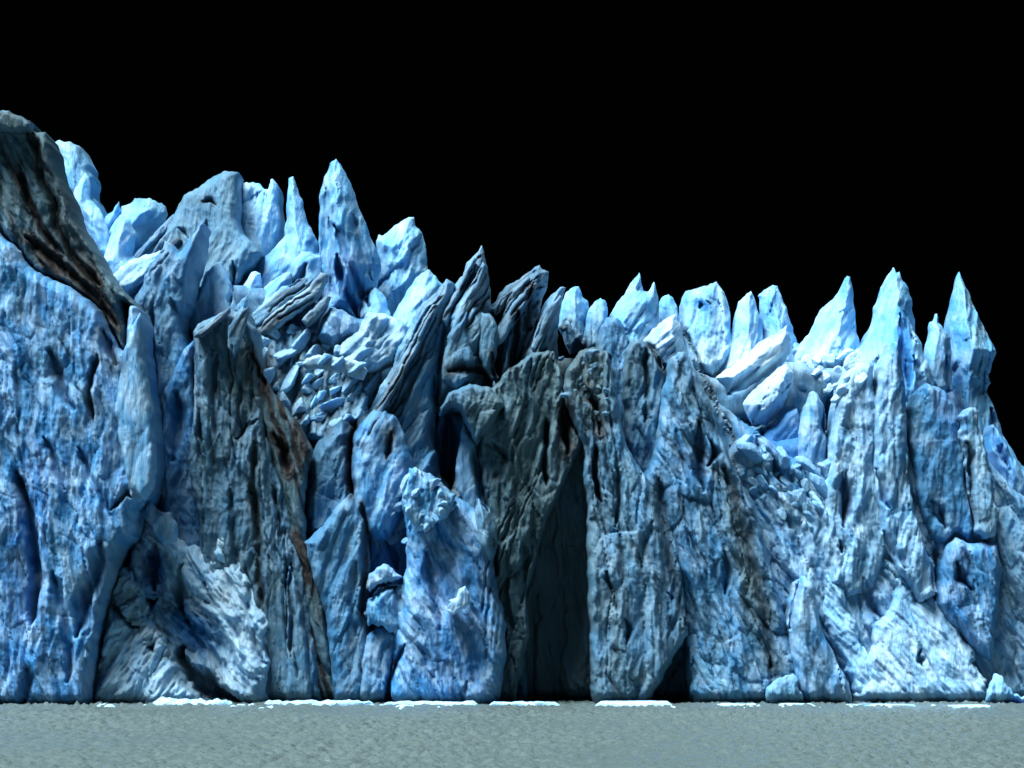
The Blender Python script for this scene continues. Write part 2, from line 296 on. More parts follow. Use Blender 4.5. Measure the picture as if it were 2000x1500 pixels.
# ---- centre, below the folded ridge
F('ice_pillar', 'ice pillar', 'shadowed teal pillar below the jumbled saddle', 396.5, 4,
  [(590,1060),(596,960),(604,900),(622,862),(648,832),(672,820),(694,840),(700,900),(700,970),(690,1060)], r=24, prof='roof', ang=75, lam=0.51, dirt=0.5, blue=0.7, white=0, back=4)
F('ice_bulge', 'ice buttress', 'dull grey-blue buttress with a pointed head right of the brown gully', 391, 6,
  [(598,1060),(620,1035),(646,1012),(666,985),(688,965),(700,985),(722,1030),(726,1100),(720,1200),(730,1300),(800,1412),(655,1412),(650,1300),(636,1200),(610,1120)], r=34, prof='round', ang=75, lam=0.6, dirt=0.42, blue=0.62, white=0.05, tx=-0.02, back=5)
F('ice_bulge', 'ice buttress', 'smooth rounded blue bulge capped with a small tan crust', 394, 6,
  [(690,1000),(688,900),(692,860),(706,832),(728,806),(756,804),(776,818),(792,850),(806,890),(808,940),(800,990),(760,1060),(712,1060)], r=46, ang=70, lam=0.25, fac=0.6, pla=0.2, dirt=0.1, blue=0.68, white=0.1, back=4)
F('ice_ridge', 'ice ridge', 'seamed pale ridge sweeping up to the left side of the dark leaning peak', 399, 6,
  [(690,900),(694,850),(706,820),(726,795),(742,760),(760,730),(776,690),(800,640),(816,610),(836,588),(856,566),(874,548),(890,560),(880,620),(866,680),(858,740),(852,800),(850,860),(862,930),(890,1010),(900,1060),(760,1060)],
  r=36, prof='round', ang=62, lam=0.5, fac=0.6, pla=0.5, dirt=0.33, blue=0.48, white=0.15, stripe=0.12, back=4)
F('ice_bulge', 'ice buttress', 'large blue buttress standing out in front of the cave-like cleft', 388, 6.5,
  [(770,1412),(765,1300),(775,1200),(790,1120),(795,1050),(786,985),(788,940),(803,912),(825,918),(848,932),(868,950),(890,968),(918,985),(945,1005),(968,1032),(974,1060),(964,1100),(972,1150),(985,1210),(990,1280),(980,1340),(960,1412)],
  r=44, prof='round', ang=112, lam=0.5, fac=1.3, pla=0.5, cru=0.15, lean=0.16, dirt=0.1, blue=0.66, white=0.12, back=5)
F('ice_rubble', 'ice mound', 'crumbly light blue cap on the upper edge of the large blue buttress', 383.5, 1.6,
  [(792,965),(796,930),(806,912),(826,918),(850,934),(870,952),(888,966),(880,1000),(850,1030),(815,1030),(800,1000)], r=16, fac=1.2, cru=0.4, blue=0.36, white=0.13, back=2, fs=0.45, step=2, wig=2.2)
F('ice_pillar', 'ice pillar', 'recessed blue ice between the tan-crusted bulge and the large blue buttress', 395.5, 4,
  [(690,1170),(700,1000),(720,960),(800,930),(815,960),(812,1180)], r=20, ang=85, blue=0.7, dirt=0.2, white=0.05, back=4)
F('ice_block', 'ice block', 'squarish pale boulder of ice with a dark crescent gap above it', 385.5, 2.2,
  [(712,1200),(716,1172),(732,1150),(756,1140),(784,1142),(802,1162),(806,1190),(796,1214),(775,1240),(744,1226),(722,1224)], r=18, wig=2.5, fac=1.6, pla=0.8, blue=0.5, white=0.12, dirt=0.1, back=3, step=2)
F('ice_block', 'ice block', 'domed blue block resting above the squarish pale boulder', 386, 2.4,
  [(714,1150),(720,1120),(736,1108),(750,1104),(772,1122),(790,1130),(760,1138),(738,1144),(724,1158)], r=12, wig=2, fac=1.2, blue=0.5, white=0.25, dirt=0.15, back=3, step=2)
F('ice_pillar', 'ice pillar', 'slim blue-grey pillar at the waterline below the squarish pale boulder', 388, 3.5,
  [(700,1412),(706,1290),(718,1240),(745,1220),(775,1228),(798,1216),(790,1260),(770,1300),(758,1412)], r=20, ang=80, lam=0.51, dirt=0.3, blue=0.65, back=4)
F('ice_shard', 'ice shard', 'tiny bright white chip sticking out of the large blue buttress', 380.5, 0.5,
  [(868,1190),(878,1172),(890,1168),(896,1150),(908,1144),(916,1158),(918,1180),(900,1192),(884,1202)], r=7, white=0.4, blue=0.3, dirt=0, wig=0.4, back=2, step=1.8, fs=0.5)
F('ice_wedge', 'ice slab', 'grey triangular flake on the right shoulder of the large blue buttress', 385, 3,
  [(925,1030),(928,990),(935,972),(950,990),(966,1015),(974,1040),(966,1080),(955,1100),(936,1070)], r=16, prof='roof', dirt=0.4, blue=0.5, back=2, step=2)
# ---- the dark leaning peaks
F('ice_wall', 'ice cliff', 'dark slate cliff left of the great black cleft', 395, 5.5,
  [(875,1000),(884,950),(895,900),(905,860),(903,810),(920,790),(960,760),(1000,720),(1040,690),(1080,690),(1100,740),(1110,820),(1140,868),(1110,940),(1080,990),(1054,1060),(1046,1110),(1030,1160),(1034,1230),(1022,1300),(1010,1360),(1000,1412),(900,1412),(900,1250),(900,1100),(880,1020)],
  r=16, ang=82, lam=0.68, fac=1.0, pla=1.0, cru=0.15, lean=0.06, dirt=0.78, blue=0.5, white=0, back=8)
F('ice_arch', 'ice ledge', 'grey overhanging brow above the narrow black hollow', 392, 4.5,
  [(858,810),(866,790),(880,770),(920,750),(960,760),(985,790),(975,810),(965,830),(948,850),(932,872),(920,858),(908,830),(900,806),(884,800),(868,806)], r=14, ang=80, lam=0.6, dirt=0.68, blue=0.5, white=0.05, stripe=0.1, back=5, step=2)
F('ice_pillar', 'ice pillar', 'thin pale blue pillar just right of the narrow black hollow', 393, 3,
  [(893,960),(890,900),(899,860),(903,815),(915,842),(930,866),(936,900),(942,960),(950,1010),(930,1010),(905,985)], r=14, ang=85, dirt=0.2, blue=0.5, white=0.15, back=3, step=2)
F('ice_peak', 'ice peak', 'tallest dark leaning peak with layered seams on its left edge', 400, 7,
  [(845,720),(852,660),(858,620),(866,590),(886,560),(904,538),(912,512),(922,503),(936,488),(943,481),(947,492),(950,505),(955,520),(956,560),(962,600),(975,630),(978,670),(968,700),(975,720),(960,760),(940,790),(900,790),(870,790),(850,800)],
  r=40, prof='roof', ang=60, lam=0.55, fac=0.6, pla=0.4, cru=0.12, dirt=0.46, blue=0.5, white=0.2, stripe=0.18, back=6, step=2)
F('ice_flake', 'ice slab', 'rounded shell-like flake set in the lower face of the tallest dark peak', 394.5, 2.4,
  [(864,740),(866,700),(872,660),(884,640),(900,625),(914,604),(916,615),(910,640),(922,670),(928,710),(918,745),(892,765)], r=16, ang=70, dirt=0.6, blue=0.5, white=0.05, back=3, step=2)
F('ice_flake', 'ice slab', 'narrow upright flake at the right side of the tallest dark peak', 395, 2.2,
  [(934,640),(942,610),(956,612),(968,625),(976,650),(968,690),(962,715),(976,740),(962,745),(945,720),(936,690)], r=12, ang=80, dirt=0.6, blue=0.5, white=0.05, back=3, step=2)
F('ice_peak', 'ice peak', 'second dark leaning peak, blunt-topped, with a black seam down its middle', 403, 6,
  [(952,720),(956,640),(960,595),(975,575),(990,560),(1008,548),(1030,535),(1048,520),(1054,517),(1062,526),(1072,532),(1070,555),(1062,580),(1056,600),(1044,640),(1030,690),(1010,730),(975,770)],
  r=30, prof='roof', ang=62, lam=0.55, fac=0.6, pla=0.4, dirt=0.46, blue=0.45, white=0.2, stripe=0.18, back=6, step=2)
F('ice_shard', 'ice shard', 'small pointed grey shard in the black gap between the two right dark peaks', 398, 2.2,
  [(970,770),(978,700),(990,660),(1001,636),(1005,650),(1004,690),(996,740),(985,790)], r=12, prof='roof', ang=75, dirt=0.6, blue=0.45, stripe=0.2, back=3, step=2)
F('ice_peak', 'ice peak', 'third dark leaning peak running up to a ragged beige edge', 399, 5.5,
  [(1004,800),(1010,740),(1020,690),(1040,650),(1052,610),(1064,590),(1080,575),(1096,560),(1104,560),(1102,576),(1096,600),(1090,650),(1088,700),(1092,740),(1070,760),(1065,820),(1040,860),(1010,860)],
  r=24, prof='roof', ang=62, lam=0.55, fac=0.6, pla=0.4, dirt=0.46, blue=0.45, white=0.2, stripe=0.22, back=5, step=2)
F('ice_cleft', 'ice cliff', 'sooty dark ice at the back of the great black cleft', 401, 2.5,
  [(990,1100),(1040,960),(1110,800),(1200,820),(1200,1412),(980,1412)], r=10, dirt=0.7, blue=0.8, white=-0.1, stripe=0.05, lam=0.9, fac=1.2, lean=-0.10, ang=95, back=2)  # dirt and blue run high to paint the recess's shade into the ice

def blade(label, Y, poly, dirt=0.3): F('ice_slab', 'ice slab', label, Y, 1.3, poly, r=8, ang=58, lam=0.3, fac=0.3, pla=0.3, dirt=dirt, blue=0.4, white=0.25, stripe=0.35, back=2.5, step=2, wig=0.8, lean=0.16)
blade('outer thin blade on the left edge of the tallest dark peak, nearest its tip', 396.2, [(864,628),(880,585),(898,552),(912,522),(924,503),(932,506),(926,530),(907,562),(890,597),(874,640)])
blade('inner thin blade on the left face of the tallest dark peak', 394.8, [(872,668),(890,618),(910,576),(928,540),(943,512),(950,520),(941,552),(922,592),(902,632),(884,680)])
blade('short upper blade on the shoulder of the second dark peak', 398.6, [(958,606),(984,578),(1010,556),(1032,538),(1037,545),(1016,570),(992,596),(966,620)])
blade('longer lower blade across the face of the second dark peak', 397.2, [(962,655),(988,612),(1014,580),(1042,550),(1051,556),(1032,592),(1010,628),(985,664),(970,678)])
blade('slim blade on the left side of the third dark peak', 394.2, [(1036,680),(1052,634),(1070,602),(1090,576),(1098,580),(1084,614),(1068,650),(1050,694)])
blade('upper long curved blade along the seamed pale ridge', 393.6, [(756,752),(780,708),(800,668),(824,628),(846,594),(856,596),(844,628),(824,668),(802,712),(776,762)])
blade('lower long curved blade along the seamed pale ridge', 392.6, [(722,822),(744,782),(766,742),(786,710),(796,712),(782,748),(758,792),(736,836)])
blade('stubby blade at the lower end of the seamed pale ridge', 392.0, [(704,858),(716,828),(730,806),(740,810),(728,842),(714,872)])
# ---- right of the cleft
F('ice_wall', 'ice cliff', 'grey-blue grooved cliff immediately right of the great black cleft', 391, 5.5,
  [(1096,760),(1104,720),(1130,690),(1160,680),(1188,690),(1200,740),(1212,820),(1226,880),(1250,920),(1280,960),(1304,1020),(1325,1090),(1340,1180),(1342,1235),(1318,1280),(1290,1330),(1268,1372),(1262,1412),(1160,1412),(1154,1300),(1148,1150),(1146,1000),(1140,930),(1140,870),(1116,830),(1102,800)],
  r=22, ang=96, lam=0.68, fac=0.9, pla=0.8, cru=0.22, dirt=0.52, blue=0.52, white=0.12, stripe=0.08, back=8)
F('ice_peak', 'ice peak', 'small blue-white peak beside the ragged top of the third dark peak', 410, 3.5,
  [(1092,640),(1098,590),(1106,570),(1116,560),(1128,557),(1136,570),(1146,590),(1150,620),(1150,680),(1110,690)], r=22, prof='roof', blue=0.27, white=0.17, dirt=0.05, back=4, step=2, lean=0.38)
F('ice_block', 'ice block', 'small knobbly grey-blue block left of the twin-horned peak', 408, 3,
  [(1138,660),(1146,610),(1158,592),(1172,582),(1180,588),(1186,605),(1184,630),(1172,680),(1150,690)], r=16, fac=1.0, cru=0.2, blue=0.27, white=0.14, dirt=0.2, back=4, step=2, fs=0.6, lean=0.38)
F('ice_peak', 'ice peak', 'twin-horned pale blue peak on the skyline right of the brown rubble', 407, 4,
  [(1180,680),(1190,620),(1204,592),(1220,568),(1236,546),(1246,532),(1250,545),(1254,566),(1264,568),(1272,556),(1279,548),(1284,570),(1287,600),(1290,640),(1284,680),(1240,720)], r=30, prof='roof', blue=0.26, white=0.14, dirt=0.12, ang=55, back=4, step=2, fs=0.8, lean=0.38)
F('ice_pillar', 'ice pillar', 'smooth blue-grey pillar below the twin-horned peak', 401, 4,
  [(1160,760),(1164,690),(1172,640),(1186,622),(1204,624),(1216,640),(1226,680),(1230,760),(1238,850),(1250,940),(1215,900),(1190,820)], r=22, ang=88, lam=0.42, dirt=0.3, blue=0.55, white=0.1, back=4)
F('ice_pillar', 'ice pillar', 'dark slate pillar with a split white-edged crown', 399, 4.5,
  [(1216,860),(1214,740),(1218,690),(1230,670),(1246,664),(1258,672),(1272,678),(1290,700),(1298,740),(1296,820),(1290,900),(1292,990),(1260,960),(1236,930)], r=18, ang=88, lam=0.68, dirt=0.68, blue=0.5, white=0.05, stripe=0.12, back=4)
F('ice_peak', 'ice peak', 'small pale wedge with a sharp top above the dirt-edged blue cliff', 405, 3.5,
  [(1240,690),(1256,660),(1280,640),(1300,624),(1318,614),(1328,630),(1334,660),(1340,690),(1350,730),(1310,750),(1270,720)], r=22, prof='roof', blue=0.4, white=0.45, dirt=0.12, ang=50, back=4, step=2)
F('ice_wall', 'ice cliff', 'blue cliff edged on its right by a slanting line of dirt', 392.5, 5.5,
  [(1240,960),(1270,900),(1288,800),(1298,740),(1308,705),(1322,690),(1334,690),(1346,710),(1362,735),(1378,770),(1392,810),(1404,850),(1420,880),(1440,930),(1470,1000),(1500,1100),(1530,1200),(1560,1300),(1590,1412),(1350,1412),(1336,1300),(1340,1240),(1290,1200),(1250,1100)],
  r=26, ang=108, lam=0.68, fac=1.1, pla=0.8, cru=0.15, lean=0.13, dirt=0.34, blue=0.58, white=0.1, back=8)
F('ice_wedge', 'ice buttress', 'dark low wedge at the waterline right of the grooved cliff', 396, 2,
  [(1262,1412),(1275,1370),(1300,1320),(1322,1275),(1338,1245),(1356,1290),(1375,1340),(1392,1412)], r=14, prof='roof', dirt=0.6, blue=0.75, back=2)
F('ice_rubble', 'ice mound', 'pale slanting toe of ice at the waterline right of the dark low wedge', 389, 2.4,
  [(1352,1412),(1350,1300),(1344,1240),(1356,1220),(1376,1240),(1400,1270),(1430,1300),(1450,1340),(1474,1412)], r=20, ang=125, cru=0.3, lean=0.3, blue=0.40, white=0.15, dirt=0.15, back=3, fs=0.7, wig=2.2)
# ---- right skyline
F('ice_block', 'ice block', 'narrow round-topped blue block between the twin-horned peak and the pitted block', 414, 3,
  [(1280,680),(1286,600),(1292,584),(1305,577),(1314,584),(1322,602),(1326,630),(1330,680)], r=18, blue=0.27, white=0.17, back=4, step=2, lean=0.38)
F('ice_block', 'ice block', 'broad sky-blue block with small deep-blue pits on the skyline', 416, 4.5,
  [(1324,700),(1328,640),(1332,590),(1338,573),(1360,565),(1382,559),(1396,554),(1402,564),(1412,576),(1420,596),(1426,620),(1430,700),(1390,740),(1340,730)], r=34, blue=0.26, white=0.18, cru=0.2, back=6, lean=0.38)
F('ice_peak', 'ice spire', 'pointed pale spire just right of the pitted block', 414, 4,
  [(1400,730),(1424,660),(1434,620),(1442,590),(1456,572),(1467,566),(1474,585),(1480,610),(1488,640),(1496,720),(1450,750)], r=30, prof='roof', blue=0.24, white=0.19, ang=70, back=5, step=2, lean=0.38)
F('ice_peak', 'ice spire', 'blunt-headed blue spire with a straight slope falling to the V-shaped gap', 416, 4.5,
  [(1470,740),(1482,660),(1484,610),(1480,578),(1494,566),(1510,558),(1518,560),(1526,580),(1536,605),(1546,635),(1556,665),(1572,720),(1520,760)], r=32, prof='roof', blue=0.27, white=0.17, ang=75, back=5, step=2, lean=0.38)
F('ice_spire', 'ice spire', 'sharp leaning spire right of the V-shaped gap, like a shark fin', 414, 4.5,
  [(1530,740),(1556,680),(1574,658),(1590,632),(1602,608),(1620,590),(1636,572),(1650,546),(1655,540),(1661,542),(1665,570),(1668,600),(1674,650),(1690,720),(1610,760)], r=44, prof='roof', blue=0.26, white=0.17, ang=62, lam=0.3, fac=0.5, pla=0.25, back=5, step=2, lean=0.38)
F('ice_spire', 'ice spire', 'split-tipped blue spire standing behind the curled white crest', 415, 5,
  [(1664,700),(1684,662),(1700,636),(1708,600),(1716,575),(1728,548),(1740,528),(1747,520),(1751,532),(1757,530),(1762,548),(1772,565),(1780,590),(1783,620),(1796,680),(1750,740)], r=44, prof='roof', blue=0.30, white=0.13, ang=70, lam=0.4, fac=0.4, pla=0.2, back=6, step=2, lean=0.38)
F('ice_fin', 'ice fin', 'small notched fin at the left foot of the rightmost spire', 413, 2.5,
  [(1796,740),(1808,680),(1813,640),(1816,628),(1822,626),(1826,613),(1831,612),(1834,628),(1842,636),(1856,660),(1860,760),(1820,780)], r=16, prof='roof', blue=0.27, white=0.14, ang=85, back=3, step=2, lean=0.38)
F('ice_spire', 'ice spire', 'rightmost tall spire, blue on the left and grubby with a jagged edge on the right', 410, 7,
  [(1808,840),(1824,760),(1838,680),(1848,630),(1856,590),(1866,555),(1873,531),(1882,548),(1892,565),(1900,590),(1910,615),(1922,642),(1934,665),(1948,688),(1938,708),(1930,730),(1934,748),(1928,765),(1940,790),(1948,815),(1960,845),(1990,900),(2040,960),(2120,1010),(2420,1060),(2420,1412),(1850,1412)], r=56, prof='roof', blue=0.38, white=0.06, dirt=0.12, ang=80, lam=0.7, fac=0.7, pla=0.4, back=10, tx=0.01, lean=0.38)
# ---- snowfield, right
F('ice_field', 'ice field', 'bright tumbled snowy ice bank beneath the right-hand skyline spires', 410, 7,
  [(1326,700),(1360,680),(1400,690),(1440,672),(1480,660),(1520,650),(1560,680),(1600,672),(1650,668),(1690,690),(1720,720),(1720,860),(1660,960),(1600,1000),(1500,980),(1440,930),(1400,850),(1370,770)],
  r=26, ang=45, lam=0.8, fac=1.7, pla=0.7, cru=0.35, lean=0.7, blue=0.22, white=0.25, dirt=0.03, back=5, fs=0.8)
F('ice_fin', 'ice fin', 'long white-edged fin slanting up through the bright bank to the V-shaped gap', 405, 3,
  [(1400,740),(1430,715),(1460,690),(1490,665),(1515,648),(1534,634),(1540,650),(1542,690),(1530,710),(1500,735),(1470,750),(1430,770)], r=20, prof='roof', ang=42, blue=0.4, white=0.5, back=3, step=2)
F('ice_fin', 'ice fin', 'fat blue fin with a thick white upper edge in the middle of the bright bank', 402, 3.5,
  [(1448,790),(1470,760),(1500,735),(1524,716),(1538,710),(1550,730),(1544,760),(1530,800),(1500,830),(1466,830)], r=24, prof='roof', ang=45, blue=0.5, white=0.35, dirt=0.05, back=3, step=2)
F('ice_block', 'ice block', 'rounded blue tooth at the lower edge of the bright bank', 398.5, 4,
  [(1540,960),(1552,890),(1560,830),(1572,790),(1585,764),(1598,775),(1608,800),(1614,850),(1612,920),(1600,1000),(1560,1010)], r=26, ang=80, blue=0.55, white=0.25, lam=0.3, back=3, step=2)
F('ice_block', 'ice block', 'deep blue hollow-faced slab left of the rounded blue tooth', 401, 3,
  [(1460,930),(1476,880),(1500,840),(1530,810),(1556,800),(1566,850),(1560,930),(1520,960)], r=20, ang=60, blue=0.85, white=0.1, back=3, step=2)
F('ice_crest', 'ice fin', 'curled white crest with a deep blue groove, in front of the split-tipped spire', 407, 5,
  [(1630,760),(1650,705),(1672,680),(1694,664),(1716,650),(1736,630),(1746,606),(1756,598),(1768,610),(1784,640),(1796,662),(1804,690),(1818,720),(1830,780),(1840,900),(1700,900),(1640,860)], r=34, prof='roof', ang=80, blue=0.30, white=0.14, dirt=0.08, lam=0.7, back=5, lean=0.38)
# ---- right wall
F('ice_wall', 'ice cliff', 'broad blue slanting cliff below the bright bank in the right third', 398, 7,
  [(1404,900),(1424,870),(1446,850),(1480,850),(1520,880),(1560,905),(1600,900),(1640,870),(1700,850),(1780,850),(1860,860),(1920,900),(1960,950),(2060,1010),(2420,1060),(2420,1412),(1480,1412),(1500,1250),(1460,1080)],
  r=24, ang=112, lam=0.68, fac=1.3, pla=0.9, cru=0.25, lean=0.13, dirt=0.1, blue=0.46, white=0.25, back=14)
F('ice_pillar', 'ice pillar', 'ragged blue-grey pillar right of the rounded blue tooth', 396, 4.5,
  [(1596,1060),(1606,960),(1614,880),(1626,800),(1640,750),(1660,720),(1690,705),(1706,716),(1700,760),(1712,800),(1730,820),(1732,860),(1716,900),(1722,980),(1736,1060),(1700,1150),(1650,1170),(1610,1140)], r=26, ang=88, lam=0.59, fac=1.2, pla=0.6, cru=0.25, blue=0.40, white=0.30, dirt=0.22, back=4, fs=0.8)
F('ice_pillar', 'ice pillar', 'long blue pillar hanging below the curled white crest', 394, 4.5,
  [(1700,960),(1702,860),(1708,780),(1716,710),(1730,672),(1748,668),(1756,700),(1764,780),(1768,860),(1772,940),(1786,1020),(1810,1090),(1830,1160),(1790,1180),(1750,1120),(1716,1050)], r=24, ang=86, lam=0.68, blue=0.48, white=0.24, dirt=0.1, back=4)
F('ice_buttress', 'ice buttress', 'wide grey-blue flat face right of the long blue pillar', 396, 4.5,
  [(1768,860),(1770,800),(1784,770),(1806,752),(1834,760),(1860,790),(1872,830),(1878,900),(1886,980),(1894,1040),(1880,1060),(1860,1044),(1836,1070),(1816,1060),(1796,1020),(1778,960)], r=18, ang=88, lam=0.5, fac=0.7, pla=0.4, dirt=0.34, blue=0.62, white=0.05, back=4)
F('ice_ridge', 'ice ridge', 'knobbly white ridge snaking down near the right edge', 392, 3,
  [(1872,850),(1868,815),(1882,798),(1898,796),(1908,810),(1914,850),(1926,890),(1936,940),(1944,985),(1950,1020),(1938,1050),(1918,1048),(1904,1030),(1894,990),(1882,930)], r=14, fac=1.2, cru=0.45, white=0.22, blue=0.4, dirt=0.25, back=3, fs=0.45, step=2, wig=2.2)
F('ice_pillar', 'ice pillar', 'smooth blue column at the right edge below the grubby spire', 398, 5,
  [(1920,1200),(1922,1080),(1940,1050),(1948,980),(1930,880),(1936,830),(1956,860),(1990,930),(2060,1000),(2060,1412),(1930,1412)], r=26, ang=84, lam=0.68, blue=0.62, white=0.12, back=5)
F('ice_buttress', 'ice buttress', 'deep blue overhanging buttress under the knobbly white ridge', 393, 4.5,
  [(1820,1180),(1826,1120),(1838,1070),(1862,1050),(1890,1062),(1918,1060),(1944,1060),(1952,1110),(1944,1200),(1930,1290),(1900,1270),(1870,1240),(1840,1210)], r=28, ang=100, lam=0.6, dirt=0.08, blue=0.78, white=0.05, back=4)
F('ice_rubble', 'ice mound', 'white crushed fan at the waterline with a sharp apex, near the right edge', 390, 3.0,
  [(1664,1412),(1668,1360),(1690,1330),(1686,1290),(1706,1262),(1702,1222),(1722,1200),(1738,1172),(1744,1135),(1752,1118),(1760,1140),(1780,1150),(1784,1178),(1800,1172),(1812,1150),(1822,1165),(1836,1170),(1850,1204),(1876,1216),(1880,1250),(1904,1268),(1900,1300),(1924,1330),(1930,1412)],
  r=24, ang=125, lam=0.5, fac=1.2, pla=0.7, cru=0.5, lean=0.35, blue=0.4, white=0.26, back=3, fs=0.55, wig=2.2)
F('ice_rubble', 'ice mound', 'white broken streak descending to the water left of the sharp-apexed fan', 391, 2.7,
  [(1592,1200),(1600,1140),(1612,1115),(1634,1118),(1648,1150),(1664,1200),(1682,1260),(1700,1310),(1730,1350),(1756,1412),(1690,1412),(1660,1330),(1630,1270)],
  r=20, ang=120, lam=0.5, fac=1.2, pla=0.6, cru=0.5, lean=0.3, blue=0.28, white=0.22, back=3, fs=0.55, wig=2.2)
F('ice_bulge', 'ice buttress', 'smooth oval blue bulge left of the white broken streak', 390, 4.5,
  [(1530,1220),(1536,1170),(1550,1135),(1570,1125),(1586,1140),(1592,1180),(1604,1230),(1630,1290),(1660,1350),(1680,1412),(1560,1412),(1540,1300)], r=26, ang=100, lam=0.4, fac=0.7, blue=0.56, white=0.20, back=4)
F('ice_rubble', 'ice mound', 'small grubby white toe at the waterline left of the oval blue bulge', 385, 1.6,
  [(1500,1412),(1498,1362),(1512,1335),(1530,1318),(1548,1312),(1560,1330),(1566,1360),(1572,1412)], r=14, fac=1.1, cru=0.4, lean=0.3, dirt=0.3, blue=0.24, white=0.19, back=2, fs=0.5, step=2, wig=2.2)
F('ice_rubble', 'ice mound', 'small white toe of ice at the waterline in the far right corner', 384, 1.6,
  [(1925,1412),(1930,1350),(1942,1318),(1958,1322),(1980,1345),(2020,1370),(2060,1412)], r=14, fac=1.1, cru=0.4, lean=0.3, blue=0.24, white=0.24, back=2, fs=0.5, step=2, wig=2.2)

# ---- cracks: points, half width px, depth m, silt
crack([(48,925),(66,985),(78,1060),(84,1130),(80,1190),(74,1230)], 9, 5.0)
crack([(112,690),(128,740),(145,790),(158,805)], 16, 2.2)
crack([(205,700),(196,730),(188,770),(196,830)], 5, 2.0, 0.5)
crack([(170,880),(190,940),(214,980),(230,1010)], 6, 1.5)
crack([(100,860),(125,910),(140,960)], 6, 1.4)
crack([(215,655),(228,690),(238,720)], 9, 2.5, 0.7)
crack([(232,1000),(262,965),(268,975)], 5, 2.0, 0.3)
crack([(120,1120),(135,1180),(150,1260),(146,1330)], 8, 1.8)
crack([(210,1060),(200,1120),(180,1180),(164,1240)], 14, 2.8)
crack([(60,1380),(70,1330),(66,1300)], 8, 2.0)
crack([(306,600),(310,640),(322,680)], 5, 1.2)
crack([(345,590),(352,620),(372,660)], 4, 1.4)
crack([(350,770),(352,840),(342,900)], 14, 2.0)
crack([(312,1060),(306,1100),(308,1150)], 11, 4.5)
crack([(290,1172),(305,1180),(312,1172)], 9, 4.0)
crack([(362,1110),(352,1160),(372,1200)], 12, 3.0)
crack([(365,1268),(376,1300),(395,1330),(430,1352),(470,1372)], 22, 7.0, 0.3)
crack([(372,1210),(400,1250),(430,1290),(440,1350)], 20, 2.0)
crack([(226,1178),(240,1195),(258,1215),(280,1230)], 6, 2.0, 0.5)
crack([(300,1258),(308,1270)], 8, 2.5, 0.3)
# tallest spire folds
crack([(655,445),(668,470),(682,520),(706,570),(722,600)], 8, 2.4)
crack([(662,505),(668,545),(684,590),(700,625)], 9, 3.2)
crack([(645,430),(650,500),(652,600)], 7, 1.2)
crack([(690,420),(712,500),(726,550)], 7, 1.5)
crack([(640,370),(636,440),(632,520)], 8, 1.0)
crack([(566,560),(590,545),(600,520)], 6, 1.6)
# big grey fin
crack([(400,400),(415,395),(425,405)], 4, 1.4, 0.4)
crack([(452,600),(458,560),(462,520)], 5, 2.2)
crack([(400,500),(404,470),(410,440)], 4, 1.5)
crack([(374,470),(362,455),(352,450)], 4, 0.8)
# dark slab
crack([(60,262),(78,300),(90,360),(112,410)], 6, 1.6, 0.4)
crack([(48,330),(62,400),(92,460),(130,500)], 6, 1.6, 0.5)
crack([(112,390),(118,450),(150,510),(200,560)], 7, 1.8, 0.6)
crack([(60,470),(100,500),(150,545),(190,580),(232,640)], 8, 1.6, 1.0)
# grooved grey cliff
crack([(386,690),(392,760),(396,830),(402,870)], 5, 2.5, 0.2)
crack([(430,700),(425,780),(430,860)], 5, 1.4)
crack([(470,860),(490,840),(512,826)], 5, 1.5, 0.3)
crack([(505,870),(500,950),(512,1050),(510,1120),(520,1180)], 6, 2.2, 0.5)
crack([(460,960),(466,1060),(470,1120)], 5, 1.5)
crack([(500,700),(514,730),(520,760)], 8, 3.0, 0.8)
crack([(536,950),(548,1010),(556,1060)], 5, 2.0, 0.3)
crack([(572,1100),(566,1150),(572,1200),(570,1280)], 5, 2.0, 0.2)
crack([(490,1130),(494,1200),(520,1290)], 6, 1.5)
crack([(540,850),(560,880),(565,930)], 8, 2.0, 1.0)
# centre
crack([(700,830),(688,860),(684,920),(690,975)], 6, 3.0, 0.7)
crack([(768,848),(764,880),(758,900)], 5, 1.3, 0.7)
crack([(712,985),(720,1040),(716,1120),(710,1200)], 5, 1.6, 0.7)
crack([(752,1040),(768,1075),(776,1110)], 7, 1.5)
crack([(796,1258),(775,1290),(764,1330),(760,1380)], 5, 3.2)
crack([(718,1172),(730,1155),(750,1146),(775,1148)], 5, 2.0)
crack([(835,1080),(845,1130),(860,1180),(862,1230)], 14, 1.8)
crack([(868,1190),(878,1176)], 6, 1.8)
crack([(966,1050),(968,1090),(966,1130)], 4, 2.0, 0.2)
crack([(700,1100),(690,1180),(700,1240)], 7, 1.2)
crack([(912,1330),(905,1380)], 7, 1.2)
# hollow behind arch
crack([(878,815),(876,870),(872,920),(884,955)], 15, 6.0, 0.3)
crack([(852,740),(854,800),(850,840),(858,900)], 5, 3.5)
crack([(880,728),(905,722),(935,726),(955,735)], 8, 2.2, 0.8)
crack([(960,690),(962,720),(972,745)], 5, 2.0, 0.7)
crack([(1012,610),(1008,650),(1000,700),(1000,730)], 6, 3.5, 0.6)
crack([(1040,560),(1030,610),(1026,650),(1042,640)], 5, 1.8, 0.5)
crack([(1000,570),(985,600),(970,620)], 4, 1.2, 0.5)
crack([(1068,820),(1064,870),(1062,910),(1066,950)], 5, 4.0, 0.1)
crack([(1000,880),(1002,930),(1012,980)], 5, 1.4)
crack([(938,850),(932,900),(940,960),(950,1000)], 6, 3.0)
crack([(1020,1060),(1030,1100),(1020,1180)], 6, 1.5)
crack([(990,1080),(985,1160),(1000,1230)], 5, 1.4)
crack([(960,870),(990,900),(1010,960)], 5, 0.9)
